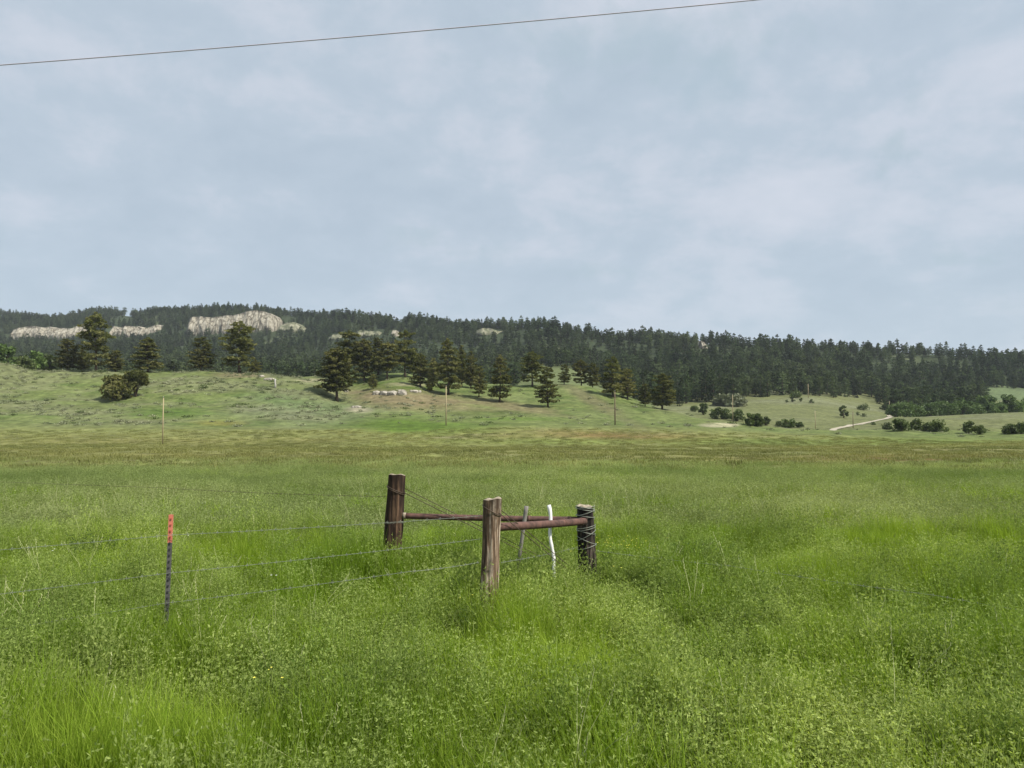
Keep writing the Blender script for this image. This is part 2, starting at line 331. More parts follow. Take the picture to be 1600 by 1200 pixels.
c = mixc(nt, ramp(nt, gn(.22, 8), [(.56, (0, 0, 0)), (.72, (.5, .5, .5))]), vc.outputs[0], mixc(nt, 1, vc.outputs[0], (1.5, 1.35, 1.5), 'MULTIPLY'))
p = nd(nt, 'ShaderNodeBsdfPrincipled'); p.inputs['Roughness'].default_value = .95; p.inputs['Specular IOR Level'].default_value = 0.1; L(c, p.inputs['Base Color'])
bp = nd(nt, 'ShaderNodeBump'); bp.inputs['Strength'].default_value = .9; bp.inputs['Distance'].default_value = .35; L(na, bp.inputs['Height']); L(bp.outputs[0], p.inputs['Normal'])
L(p.outputs[0], out.inputs[0])
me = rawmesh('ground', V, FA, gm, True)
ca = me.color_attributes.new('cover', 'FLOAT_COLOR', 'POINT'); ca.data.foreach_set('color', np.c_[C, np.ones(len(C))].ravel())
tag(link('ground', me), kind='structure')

# dirt road on the far meadow
rp = [(1262, 690, 235), (1292, 676, 245), (1303, 671, 252), (1325, 666.5, 262), (1350, 661.5, 275), (1370, 657.5, 290), (1384, 655, 300), (1392, 652, 320), (1389, 648, 360), (1395, 645, 400), (1420, 640, 450)]
def road():
    P = [hit(a, b, 240) if 660 < b < 680 else None for a, b, c in rp]
    pts = []
    for (a, b, c), q in zip(rp, P): 
        if q is None: q = hit(a, b, 240)
        pts.append(q)
    pts = np.array(pts); s = np.concatenate([[0], np.cumsum(np.linalg.norm(np.diff(pts[:, :2], axis=0), axis=1))])
    q = np.linspace(0, s[-1], 90); x = np.interp(q, s, pts[:, 0]); y = np.interp(q, s, pts[:, 1])
    tx = np.gradient(x); ty = np.gradient(y); l = np.hypot(tx, ty)+1e-6; nx, ny = -ty/l, tx/l
    VV = []; 
    for k in range(90):
        for o in np.linspace(-1.35, 1.35, 6):
            X0, Y0 = x[k]+nx[k]*o, y[k]+ny[k]*o; VV.append((X0, Y0, float(ground(X0, Y0))+.22))
    FF = [(k*6+j, k*6+j+1, k*6+j+7, k*6+j+6) for k in range(89) for j in range(5)]
    m = simplemat('gravel', (0.27, 0.24, 0.17), .95, nscale=.5, c2=(0.40, 0.36, 0.28))
    tag(link('dirt_road', rawmesh('dirt_road', VV, FF, m, True)), kind='structure')
road()

# ------------------------------------------------------------------ mesh kit
class MB:
    def __init__(s): s.v = []; s.f = []
    def add(s, V, F):
        o = len(s.v); s.v += [tuple(q) for q in V]; s.f += [tuple(i+o for i in f) for f in F]
    def tube(s, pts, rad, n=8, cap=True, jit=0, rr=None):
        pts = [np.array(p, float) for p in pts]; rad = rad if hasattr(rad, '__len__') else [rad]*len(pts)
        V = []; up = np.array([0, 0, 1.])
        for i, p in enumerate(pts):
            t = pts[min(i+1, len(pts)-1)]-pts[max(i-1, 0)]; t /= np.linalg.norm(t)+1e-9
            a = np.cross(t, up if abs(t[2]) < .9 else np.array([1., 0, 0])); a /= np.linalg.norm(a); b = np.cross(t, a)
            for k in range(n):
                g = 2*pi*k/n; r = rad[i]*(1+(rr.uniform(-jit, jit) if rr else 0)); V.append(p+a*cos(g)*r+b*sin(g)*r)
        m = len(pts); Fs = [(i*n+k, i*n+(k+1) % n, (i+1)*n+(k+1) % n, (i+1)*n+k) for i in range(m-1) for k in range(n)]
        if cap: Fs += [tuple(range(n-1, -1, -1)), tuple(range((m-1)*n, m*n))]
        s.add(V, Fs)
    def box(s, c, h, rot=None):
        V = np.array([(a*h[0], b*h[1], e*h[2]) for a in (-1, 1) for b in (-1, 1) for e in (-1, 1)])
        if rot is not None: V = V@np.array(rot).T
        s.add(V+np.array(c), [(0, 1, 3, 2), (4, 6, 7, 5), (0, 4, 5, 1), (2, 3, 7, 6), (0, 2, 6, 4), (1, 5, 7, 3)])
    def mesh(s, name, mat, smooth=True): return rawmesh(name, s.v, s.f, mat, smooth)

def quads(cent, size, g, flat=0.0, asp=0.6):
    """small leaf-like quads (diamonds) at random attitudes"""
    n = len(cent); a = g.normal(size=(n, 3)); a[:, 2] *= (1-flat); a /= np.linalg.norm(a, axis=1)[:, None]
    b = g.normal(size=(n, 3)); b[:, 2] *= (1-flat); b -= (b*a).sum(1)[:, None]*a; b /= np.linalg.norm(b, axis=1)[:, None]
    s = (np.asarray(size)*g.uniform(.6, 1.3, n))[:, None]
    V = np.stack([cent-a*s, cent-b*s*asp, cent+a*s, cent+b*s*asp], 1).reshape(-1, 3)
    return V, np.arange(4*n).reshape(n, 4)

def pine_mesh(seed, H=17., W=9., base=.16, top=1.0, nwh=17, per=7, K=28, qs=.42, matc='pine', spread=.55, bare=0.0, lean=0.0, crownpow=.75, limbs=True):
    g = np.random.default_rng(seed); r = random.Random(seed)
    tb = MB(); ph = r.uniform(0, 6)
    axis = lambda t: np.array([lean*H*t+.012*H*sin(3*t+ph), .012*H*sin(4*t+ph+1), H*t])
    R0 = H*.021
    tb.tube([axis(t) - (0, 0, .5 if t == 0 else 0) for t in np.linspace(0, .97, 9)], [R0*(1.35 if t == 0 else (1-.9*t)) for t in np.linspace(0, .97, 9)], 7)
    cents = []; sizes = []
    for i in range(nwh):
        t = base+(0.99-base)*(i+1.1*r.random())/nwh*nwh/(nwh+.3)
        q = (t-base)/(1-base)
        prof = (min(1, (q+.16)/.42)**.55)*((1-q)**crownpow*1.0+.07)
        prof *= r.uniform(.72, 1.15)
        nb = max(3, int(per*(.6+.6*prof)))
        a0 = r.uniform(0, 6.28)
        for k in range(nb):
            if r.random() < bare: continue
            az = a0+6.28*k/nb+r.uniform(-.4, .4); ln = W/2*prof*r.uniform(.50, 1.22)
            rise = r.uniform(-.05, .35)*(1 if q > .3 else .4)
            t_ = min(.985, t+r.uniform(-.025, .025)); p0 = axis(t_); dirv = np.array([cos(az), sin(az), rise])
            if limbs and ln > 1: tb.tube([p0, p0+dirv*ln*.55, p0+dirv*ln*.95+(0, 0, .1*ln)], [.055+.012*ln, .04, .02], 3, False)
            m = max(1, int(round(ln/1.25)))
            for j in range(m):
                s = ln*(1-(j/m)*.72)
                cr = (.55+.22*W/9)*r.uniform(.75, 1.3)*(.55+.45*(1-q)**.5)*(spread/.55)
                c = p0+dirv*s+np.array([r.uniform(-.35, .35), r.uniform(-.35, .35), .12*s*0+r.uniform(-.25, .35)])
                d = g.normal(size=(K, 3)); d /= np.linalg.norm(d, axis=1)[:, None]; d *= g.uniform(.35, 1, (K, 1))**.5
                d[:, 2] *= .55; cents.append(c+d*cr*np.array([1.25, 1.25, 1.0]))
    K2 = K*2; d = g.normal(size=(K2, 3)); d /= np.linalg.norm(d, axis=1)[:, None]; cents.append(axis(.985)+d*np.array([.5, .5, .8])*W/9)
    V, Fq = quads(np.concatenate(cents), qs, g, .25, .5)
    return tb.mesh('trunk', M['bark']), rawmesh('crown', V, Fq, M[matc])

def bush_mesh(seed, W, H, mat, trunk=.0, nl=26, K=60, qs=.3):
    g = np.random.default_rng(seed); r = random.Random(seed); tb = MB(); cents = []
    z0 = H*trunk
    for i in range(nl):
        a = r.uniform(0, 6.28); q = r.random(); rr = W/2*.78*sqrt(r.random())*(1-.45*q*q); z = z0+(H-z0)*(.12+.76*q)
        c = np.array([rr*cos(a), rr*sin(a), z]); cr = W*.16*r.uniform(.6, 1.25)
        tb.tube([(0.05*r.uniform(-1, 1), .05*r.uniform(-1, 1), -.3), c*np.array([.35, .35, .55]), c], [.04+H*.012, .03+.006*H, .015], 4, False)
        d = g.normal(size=(K, 3)); d /= np.linalg.norm(d, axis=1)[:, None]; d *= g.uniform(.3, 1, (K, 1))**.5; cents.append(c+d*cr*np.array([1.15, 1.15, .85]))
    V, Fq = quads(np.concatenate(cents), qs, g, .1, .6); V[:, 2] = np.maximum(V[:, 2], .02)
    if trunk: tb.tube([(0, 0, -.4), (.02*H, 0, z0*.6), (0, .02*H, z0*1.3)], [H*.03, H*.024, H*.016], 7)
    return tb.mesh('trunk', M['bark']), rawmesh('crown', V, Fq, M[mat])

def tree_thing(name, meshes, loc, label, cat, group, sx=1, sz=1, rz=0, names=('trunk', 'crown')):
    e = bpy.data.objects.new(name, None); COL.objects.link(e); e.location = loc; e.rotation_euler = (0, 0, rz); e.scale = (sx, sx, sz)
    e.empty_display_size = .5
    for n, me in zip(names, meshes): link(n, me, e)
    tag(e, label, cat, group); return e

# ------------------------------------------------------------------ pines on the near hill
PV = [pine_mesh(100+i, H=17, W=w_, base=b_, nwh=n_, crownpow=cp, bare=br) for i, (w_, b_, n_, cp, br) in enumerate([
    (9, .12, 15, .42, .10), (9, .15, 14, .32, .12), (9, .08, 16, .60, .08), (9, .26, 13, .28, .14), (9, .10, 16, .55, .10), (9, .2, 14, .36, .16)])]
# px, base_y(or None with d), top_y, width px, d, variant, label
PINES = [
 (148, 490, 50, 268, 1, 'tallest pine on the left hilltop, rising past the pale cliff band'),
 (104, 531, 42, 272, 0, 'dark pine on the left hilltop just left of the tallest pine'),
 (180, 548, 30, 274, 0, 'low pine at the right foot of the tallest left hilltop pine'),
 (128, 545, 26, 280, 2, 'narrow pine squeezed between the tallest left pine and its dark left neighbour'),
 (230, 528, 52, 270, 4, 'broad triangular pine standing alone above the pair of junipers'),
 (314, 528, 40, 272, 0, 'medium pine on the crest below the left end of the big cliff'),
 (374, 503, 56, 268, 1, 'tall broad pine on the crest in front of the big cliff'),
 (398, 562, 22, 276, 2, 'small pine at the right foot of the tall broad pine before the big cliff'),
 (545, 518, 50, 288, 3, 'tall pine with a flat dark top behind the lone front pine'),
 (568, 531, 44, 285, 1, 'pine right behind the lone front pine, its trunk hidden'),
 (590, 529, 34, 298, 0, 'pine in the back row above the pale rock ledge'),
 (605, 536, 44, 283, 3, 'open round topped pine on the knoll above the rock ledge'),
 (633, 517, 40, 290, 3, 'tallest dark pine on the knoll with a long bare trunk'),
 (646, 548, 28, 292, 5, 'thin pine touching the right side of the tallest knoll pine'),
 (657, 553, 40, 268, 4, 'shaggy pine on the knoll slope right of the rock ledge'),
 (677, 560, 26, 280, 2, 'small pine in the gap left of the tall pine by the second power pole'),
 (700, 531, 48, 262, 4, 'tall conical pine directly behind the middle power pole'),
 (721, 541, 26, 284, 2, 'slim pointed pine just right of the tall conical pine'),
 (736, 550, 26, 278, 2, 'slim second pine right of the tall conical pine'),
 (749, 573, 24, 256, 0, 'short pine with a visible stem low on the slope between two bigger pines'),
 (781, 556, 42, 248, 4, 'lone full pine low on the slope right of the knoll grove'),
 (832, 550, 40, 282, 1, 'tall pine behind and left of the pine with its base lowest on the green slope'),
 (855, 575, 38, 239, 0, 'front pine with its base lowest on the green slope right of centre'),
 (882, 570, 20, 292, 0, 'small pine on the crest before the distant green meadow patch'),
 (908, 562, 28, 294, 1, 'round crest pine on the right edge of the meadow patch'),
 (926, 568, 24, 292, 0, 'second round crest pine right of the meadow patch'),
 (958, 558, 44, 268, 4, 'tall dense pine behind the thin dark power pole'),
 (980, 577, 30, 272, 0, 'lower pine leaning on the right side of the dense pine by the dark pole'),
 (1035, 585, 42, 251, 0, 'last pine on the hill nose, alone above the sandy bank'),
 (1008, 600, 22, 262, 0, 'little pine halfway between the dense pine and the last pine of the hill'),
 (583, 585, 18, 262, 0, 'tiny pine just above the left end of the pale rock ledge'),
 (672, 585, 16, 262, 2, 'sapling pine under the shaggy pine on the knoll slope'),
]
def put_pine(px, topy, wpx, d, var, label, group, name='pine_tree'):
    q = at(px, d); ztop = ray(px, topy, d)[2]; H = max(3, ztop-q[2]); W = wpx*d/F
    return tree_thing(name, PV[var], q-(0, 0, .1), label, 'pine tree', group, W/9*.93, H/17, R.uniform(0, 6.28))
for a in PINES: put_pine(*a, 'pines standing on the near hill')
qf = hit(527, 627, 150); ztop = ray(527, 544, qf[1])[2]
tree_thing('pine_tree', pine_mesh(140, H=17, W=9, base=.18, nwh=19, per=7, crownpow=.42, K=26), qf, 'broad rounded lone pine standing in front, left of the pale rock ledge', 'pine tree', 'pines standing on the near hill', 62*qf[1]/F/9*.93, (ztop-qf[2])/17, 1.0)

def put_bush(px, by, ty, wpx, label, cat, group, mat='leafdark', trunk=0., dmin=150, d=None, seed=0, nl=26, K=60, name='shrub', qsf=.075):
    q = at(px, d) if d else hit(px, by, dmin); wpx = wpx*1.18
    H = max(.4, ray(px, ty, q[1])[2]-q[2]); W = wpx*q[1]/F
    tree_thing(name, bush_mesh(seed+300, W, H, mat, trunk, nl, K, qs=max(.12, qsf*max(H, W*.7))), q, label, cat, group, names=('trunk' if trunk else 'stem', 'crown'))
put_bush(180, 626, 587, 44, 'round dark juniper bush, left one of the touching pair on the open slope', 'juniper', 'pair of junipers on the left slope', 'pine', 0, seed=1, nl=44, K=50, name='juniper')
put_bush(212, 620, 580, 38, 'juniper with a visible thin trunk, right one of the touching pair', 'juniper', 'pair of junipers on the left slope', 'pine', .35, seed=2, nl=30, name='juniper')
# green broadleaf trees peeping over the left crest
for i, (px, ty, w_, mt, lb) in enumerate([(6, 538, 26, 'leaf', 'bright green leafy tree at the far left edge behind the grassy lump'), (36, 556, 30, 'leafdark', 'leafy tree second from the left edge behind the hill'),
        (58, 549, 26, 'leaf', 'mid green leafy tree left of the dark hilltop pines, third from the left edge'), (76, 554, 24, 'leafdark', 'leafy tree hugging the left side of the dark hilltop pines'), (24, 562, 18, 'sage', 'greyish willow bush behind the grassy lump at far left')]):
    put_bush(px, 0, ty, w_, lb, 'tree', 'leafy trees behind the left crest', mt, .15, d=300+6*i, seed=10+i, name='broadleaf_tree')
SH = [ # px, base, top, w, label
 (1139, 634, 622, 50, 'wide grey green rounded thicket on the meadow behind the hill nose', 'sage'),
 (1128, 655, 637, 24, 'bushy shrub left of the power pole beside the sandy bank', 'leafdark'),
 (1152, 658, 638, 22, 'bushy shrub right behind the power pole beside the sandy bank', 'leafdark'),
 (1099, 648, 630, 14, 'upright narrow shrub on the skyline of the hill nose', 'leafdark'),
 (1115, 652, 640, 14, 'small shrub between the narrow shrub and the pole shrubs', 'leafdark'),
 (1085, 643, 634, 12, 'low shrub just right of the last hill pine', 'leafdark'),
 (1173, 665, 645, 16, 'left shrub of the trio right of the sandy bank', 'leafdark'),
 (1185, 666, 644, 16, 'middle and tallest shrub of the trio right of the sandy bank', 'leafdark'),
 (1197, 665, 650, 14, 'right shrub of the trio right of the sandy bank', 'leafdark'),
 (1217, 666, 658, 12, 'small shrub left of the dense shrub clump before the road', 'leafdark'),
 (1233, 668, 655, 22, 'dense shrub clump standing left of the dirt road', 'leafdark'),
 (1247, 668, 660, 14, 'low shrub at the right end of the clump left of the dirt road', 'leafdark'),
 (1386, 671, 661, 16, 'leftmost low shrub of the row on the right meadow edge', 'leafdark'),
 (1408, 673, 656, 30, 'second shrub of the right meadow row, broad and domed', 'leafdark'),
 (1434, 673, 654, 24, 'third shrub of the right meadow row, the tallest one', 'leafdark'),
 (1461, 674, 657, 30, 'fourth shrub of the right meadow row, right end of the tight cluster', 'leafdark'),
 (1514, 677, 655, 20, 'leaning shrub by itself right of the tight cluster', 'leafdark'),
 (1530, 679, 663, 20, 'low shrub joined to the right of the leaning shrub', 'leafdark'),
 (1578, 678, 662, 20, 'shrub at the right picture edge, its left and lower half', 'leafdark'),
 (1596, 678, 658, 24, 'tallest shrub cut by the right picture edge', 'leafdark')]
for i, (px, b, t, w_, lb, mt) in enumerate(SH):
    put_bush(px, b, t, w_, lb, 'shrub', 'shrubs scattered over the right meadow', mt, 0, dmin=170 if i != 0 else 240, seed=30+i, nl=22)
SM = [(1318, 653, 630, 13, 'small upright juniper beside the dirt road bend', 240), (1340, 649, 643, 7, 'tiny shrub right of the small upright juniper', 240), (1350, 651, 645, 8, 'tiny second shrub right of the upright juniper', 240),
      (1364, 664, 659, 9, 'tiny shrub at the edge of the dirt road', 240), (1239, 628, 617, 8, 'tiny conical shrub on the meadow brow, left of its pair', 300), (1252, 628, 621, 7, 'tiny shrub on the meadow brow, right of the conical one', 300),
      (1267, 630, 623, 8, 'tiny shrub alone on the meadow brow', 300), (1229, 629, 624, 5, 'smallest dot of a shrub on the meadow brow', 300), (1243, 621, 612, 24, 'brownish low thicket at the foot of the forest', 300),
      (1350, 641, 632, 18, 'low thicket on the grassy ridge in front of the forest', 300), (1385, 641, 633, 20, 'right thicket on the grassy ridge in front of the forest', 300)]
for i, (px, b, t, w_, lb, dm) in enumerate(SM):
    put_bush(px, b, t, w_, lb, 'shrub', 'tiny shrubs on the far meadow', 'leafdark', 0, dmin=dm, seed=60+i, nl=12, K=40)
# broadleaf belt on the right
BL = [(1398, 652, 634, 26, 'dark'), (1415, 652, 632, 30, ''), (1432, 652, 636, 26, ''), (1450, 651, 634, 28, ''), (1468, 651, 630, 30, ''), (1486, 650, 632, 28, 'dark'), (1505, 650, 627, 34, 'dark'), (1524, 649, 634, 26, ''),
      (1541, 648, 621, 32, ''), (1558, 648, 632, 26, ''), (1574, 647, 619, 22, ''), (1590, 647, 630, 30, ''), (1608, 646, 626, 30, '')]
for i, (px, b, t, w_, k) in enumerate(BL):
    nm = ['leftmost', 'second', 'third', 'fourth', 'fifth', 'sixth', 'seventh', 'eighth', 'ninth', 'tenth', 'eleventh', 'twelfth', 'rightmost'][i]
    put_bush(px, b, t-3, w_, f'{nm} bushy green broadleaf tree counted along the belt behind the right meadow', 'tree', 'broadleaf trees in the belt behind the right meadow', 'leaf', .1, d=415+(i*37) % 30, seed=80+i, nl=30, name='broadleaf_tree', qsf=.06)

# ------------------------------------------------------------------ cliffs
rockm, nt, out = newmat('pale_rock'); L = nt.links.new
g_ = nd(nt, 'ShaderNodeNewGeometry'); mp = nd(nt, 'ShaderNodeMapping'); mp.inputs[3].default_value = (1, 1, .8); L(g_.outputs['Position'], mp.inputs[0])
n1_ = nd(nt, 'ShaderNodeTexNoise'); n1_.inputs['Scale'].default_value = .22; n1_.inputs['Detail'].default_value = 9; n1_.inputs['Roughness'].default_value = .7; L(mp.outputs[0], n1_.inputs['Vector'])
c = ramp(nt, n1_.outputs[0], [(.36, (0.13, .115, .085)), (.46, (0.265, .24, .185)), (.54, (.335, .31, .245)), (.72, (.41, .38, .31))])
mp2 = nd(nt, 'ShaderNodeMapping'); mp2.inputs[3].default_value = (1, 1, .22); L(g_.outputs['Position'], mp2.inputs[0])
vz = nd(nt, 'ShaderNodeTexVoronoi'); vz.feature = 'DISTANCE_TO_EDGE'; vz.inputs['Scale'].default_value = .13
nw = nd(nt, 'ShaderNodeTexNoise'); nw.inputs['Scale'].default_value = .15; nw.inputs['Detail'].default_value = 4; L(mp2.outputs[0], nw.inputs['Vector'])
va = nd(nt, 'ShaderNodeVectorMath', operation='MULTIPLY_ADD'); L(nw.outputs[1], va.inputs[0]); va.inputs[1].default_value = (9, 9, 9); L(mp2.outputs[0], va.inputs[2]); L(va.outputs[0], vz.inputs['Vector'])
c = mixc(nt, 1.0, c, ramp(nt, vz.outputs[0], [(.0, (.35, .33, .30)), (.10, (1, 1, 1))]), 'MULTIPLY')
p = nd(nt, 'ShaderNodeBsdfPrincipled'); p.inputs['Roughness'].default_value = .95; p.inputs['Specular IOR Level'].default_value = .1; L(c, p.inputs['Base Color'])
bp = nd(nt, 'ShaderNodeBump'); bp.inputs['Strength'].default_value = 1; bp.inputs['Distance'].default_value = .8; L(n1_.outputs[0], bp.inputs['Height']); L(bp.outputs[0], p.inputs['Normal']); L(p.outputs[0], out.inputs[0])
M['shoulder'] = simplemat('crumbling_slope', (.09, .10, .05), .95, nscale=.12, c2=(.24, .23, .16), lo=.42, hi=.62, detail=8)
CLIFFS = []
def cliff(top, bottom_y, d, label, name='cliff', mat=None, nx=70, nz=14, depth=None, amp=1.0, slope=.25):
    """top = [(px, py)...] crest outline; a craggy face with its own thickness going back into the slope"""
    xs = np.linspace(top[0][0], top[-1][0], nx); ty = np.interp(xs, [t[0] for t in top], [t[1] for t in top])
    d = float(hit((top[0][0]+top[-1][0])/2, bottom_y+2, 650)[1])
    mpp = d/F; depth = depth or 48*mpp
    V = []
    for i, x in enumerate(xs):
        endf = min(1, min(i, nx-1-i)/4.0)
        tyy = ty[i]+(fbm(x/5., d*.1, 71, 3)-.5)*3.5*amp
        ptop = ray(x, tyy, d); pb = ray(x, max(bottom_y, tyy+1), d); h = ptop[2]-pb[2]+8*mpp
        for j in range(nz):
            t = j/(nz-1); z = pb[2]-8*mpp+h*t
            crag = (fbm(x/9.+t*.4, t*1.2, 72, 4)-.5)*10*mpp*amp+(abs(fbm(x/3.2, t*2.5, 73, 3)-.5))*3.5*mpp*amp
            yb = d-crag+slope*h*t*1.0+(1-endf)*10*mpp-6*mpp*sin(pi*min(1, t*1.1))
            V.append((ptop[0]*(yb/d if False else 1), yb, z))
        for j, (bk, dz) in enumerate([(.25, .6), (.6, .3), (1, -6)]):
            V.append((ptop[0], d+slope*h+depth*bk, ptop[2]+dz*mpp))
    n = nz+3; Fs = [(i*n+j, (i+1)*n+j, (i+1)*n+j+1, i*n+j+1) for i in range(nx-1) for j in range(n-1)]
    Fs += [tuple(reversed(range(n))), tuple((nx-1)*n+j for j in range(n))]
    o = link(name, rawmesh(name, V, Fs, mat or rockm)); tag(o, label, 'cliff' if name == 'cliff' else 'rock', 'pale rock outcrops')
    CLIFFS.append((top, bottom_y, d)); return o
cliff([(10, 522), (18, 514), (28, 511), (45, 509), (62, 511), (75, 510), (82, 513), (95, 512), (108, 513), (118, 508), (128, 505), (136, 512)], 529, 1185, 'long pale cliff band low on the ridge at far left', amp=.9)
cliff([(168, 513), (172, 509), (178, 510), (182, 515), (187, 511), (195, 509), (206, 510), (214, 509), (222, 513), (232, 511), (245, 507), (252, 511)], 524, 1175, 'short pale cliff between the far left band and the big bluff')
cliff([(289, 497), (293, 494), (312, 494), (330, 496), (340, 493), (356, 492), (372, 489), (388, 484), (404, 485), (416, 487), (426, 492), (430, 500)], 520, 1120, 'largest pale bluff high on the ridge, behind the tall broad pine', amp=1.1)
cliff([(430, 512), (438, 507), (448, 503), (458, 503), (468, 507), (475, 512)], 516, 1130, 'grey green crumbling shoulder at the right end of the largest bluff', name='rock_outcrop', amp=.9, nx=24, mat=M['shoulder'])
cliff([(512, 525), (520, 522), (532, 521), (540, 524)], 527, 1080, 'low slanting grey ledge on the wooded ridge left of the knoll pines', name='rock_outcrop', nx=18, nz=8, mat=M['shoulder'])
cliff([(552, 518), (562, 516), (575, 517), (590, 518), (600, 521)], 524, 1080, 'grey rock face peeping from the forest above the knoll pines', name='rock_outcrop', nx=26, nz=8, mat=M['shoulder'])
cliff([(608, 521), (612, 516), (617, 515), (623, 519)], 524, 1075, 'whitish little crag above the tallest knoll pine', name='rock_outcrop', nx=14, nz=8)
cliff([(744, 515), (755, 512), (765, 513), (775, 516), (785, 516)], 521, 1000, 'small grey outcrop near the skyline right of the knoll', name='rock_outcrop', nx=20, nz=7, mat=M['shoulder'])
cliff([(1090, 536), (1096, 533), (1102, 535), (1108, 540)], 543, 860, 'small pale crag among the skyline trees right of centre', name='rock_outcrop', nx=12, nz=7)

def boulder_mesh(seed, sx, sy, sz):
    import bmesh
    bm = bmesh.new(); bmesh.ops.create_icosphere(bm, subdivisions=3, radius=1); r = random.Random(seed); ox = r.uniform(0, 90)
    for v_ in bm.verts:
        c_ = v_.co; n = float(fbm(c_.x*1.6+ox, c_.y*1.6+c_.z*1.1, seed, 3)); k = .75+.5*n
        m_ = max(abs(c_.x), abs(c_.y), abs(c_.z)); k *= 1/(.45+.55*m_)*.8
        v_.co = (c_.x*k*sx, c_.y*k*sy, max(-.4, c_.z*k)*sz)
    me = bpy.data.meshes.new('boulder'); bm.to_mesh(me); bm.free(); me.materials.append(M['boulder']); return me
M['boulder'] = simplemat('ledge_rock', (.16, .14, .11), .95, nscale=1.1, c2=(.42, .385, .32), bump=.15, lo=.38, hi=.55, detail=8)
BD = [(588, 616, 13, 7, 'left pale slab of the rock ledge on the knoll'), (600, 617, 15, 9, 'middle left block of the pale rock ledge'), (613, 617, 17, 9, 'middle right block of the pale rock ledge, widest of them'),
      (628, 617, 14, 11, 'right and tallest block of the pale rock ledge'), (646, 613, 13, 5, 'low pale slab lying right of the rock ledge'), (655, 613, 6, 4, 'flat pale stone at the far right of the rock ledge'),
      (420, 594, 16, 5, 'flat whitish rock on the crest above the grey stump'), (408, 589, 8, 4, 'small whitish rock up left of the flat crest rock'), (556, 637, 16, 4, 'pale low rock below the lone front pine'),
      (541, 613, 6, 7, 'brownish rock touching the trunk of the lone front pine')]
for i, (px, by, w_, h_, lb) in enumerate(BD):
    q = hit(px, by, 160); k = q[1]/F
    o = link('boulder', boulder_mesh(i+5, w_*k*.62, w_*k*.5, h_*k*.8), None, q+(0, .5, .1)); o.rotation_euler = (0, 0, R.uniform(-.3, .3)); tag(o, lb, 'rock', 'pale rocks on the near hill')
mb = MB(); q = hit(430, 606, 160); mb.tube([(0, 0, -.3), (.05, 0, 1.1), (-.1, 0, 2.2), (.1, 0, 2.9)], [.38, .30, .28, .14], 8, jit=.15, rr=R)
o = link('tree_stump', mb.mesh('tree_stump', simplemat('dead_wood', (.42, .40, .36), .9)), None, q); tag(o, 'short bleached grey stump standing below the flat crest rock', 'stump')

# ------------------------------------------------------------------ forest on the ridge
FV = [pine_mesh(200+i, H=15, W=w_, base=b_*.5, nwh=10, per=5, K=9, qs=.66, matc='pinefar', spread=.7, crownpow=cp, limbs=False) for i, (w_, b_, cp) in enumerate([
     (6.6, .14, .45), (6.2, .2, .35), (5.4, .12, .75), (7.0, .16, .4), (5.8, .1, .6), (5.0, .22, .5), (6.4, .3, .3)])]
def forest_mask(x, y, px, pybase):
    lo = np.interp(px, [-400, 0, 420, 520, 700, 800, 830, 925, 950, 1050, 1150, 1200, 1300, 1360, 1400, 1470, 1500, 1525, 1545, 1640, 2200],
                       [420, 420, 420, 430, 420, 420, 640, 640, 470, 440, 500, 520, 545, 590, 455, 455, 470, 500, 700, 700, 600])
    ok = y > lo+(fbm(x/30, y/30, 90, 2)-.5)*40
    ok &= fbm(x/45, y/45, 91, 3) < .74
    return ok
N = 52000
dd = np.sqrt(rng.uniform(420**2, 1750**2, N)); uu = rng.uniform(-.80, .80, N)
xx = uu*dd; yy = dd; pxx = 800+F*uu
ridge_d = np.interp(pxx, [f[0] for f in FARP], [f[2] for f in FARP])
keep = (dd < ridge_d*1.06)&(rng.random(N) < np.where(dd < 760, 1.0, np.where(dd > ridge_d*.90, 1.0, .8)))
zz_ = ground(xx, yy); hh_ = rng.normal(13.3, 3.8, N).clip(5, 21)*np.where(dd > ridge_d*.95, .92, 1)*np.interp(pxx, [0, 500, 900, 1600], [.80, .84, .92, .90])
pbx, pby = proj(xx, yy, zz_); ptx, pty = proj(xx, yy, zz_+hh_)
keep &= forest_mask(xx, yy, pxx, pby)
# nothing grows on rock faces and the scree right below them
for top, by, d in CLIFFS:
    ty = np.interp(pbx, [t[0] for t in top], [t[1] for t in top]); inx = (pbx > top[0][0]-1)&(pbx < top[-1][0]+1)
    lim = ty+ (by-ty)*(.05+.9*rng.random(N)**.8)
    keep &= ~(inx & (yy < d+4) & (pty < lim) & (pby > ty))
    keep &= ~(inx & (abs(yy-d-12) < 24))
# grassy clearings
for cx_, cy_, rx_, ry_ in ((198, 500, 8, 7), (1160, 553, 14, 4), (1150, 560, 8, 4), (625, 506, 14, 4), (450, 500, 12, 5)):
    keep &= ~((((pbx-cx_)/rx_)**2+((pby-cy_)/ry_)**2 < 1))
I = np.where(keep)[0]; I = I[np.argsort(yy[I])]
# thin to a minimum spacing
cell = {}; sel = []
for i in I:
    sp = 4.9 if yy[i] < 800 else 6.0
    a, b = int(xx[i]//sp), int(yy[i]//sp)
    if any((a+da, b+db) in cell for da in (0,) for db in (0,)): continue
    cell[(a, b)] = 1; sel.append(i)
sel = np.array(sel)
# which show: hidden behind the near crest?
crest = np.interp(pxx[sel], [0, 400, 440, 500, 640, 700, 800, 900, 960, 1050, 1150, 1700], [580, 583, 588, 590, 584, 598, 602, 603, 614, 642, 660, 665])
vis = pty[sel] < crest-3
sel = sel[vis]
app = hh_[sel]/yy[sel]*np.clip((np.interp(pxx[sel], [0, 400, 500, 640, 700, 800, 900, 960, 1050, 1150, 1700], [580, 583, 590, 584, 598, 602, 603, 614, 642, 660, 665])-pty[sel])/(hh_[sel]*F/yy[sel]), .2, 1)
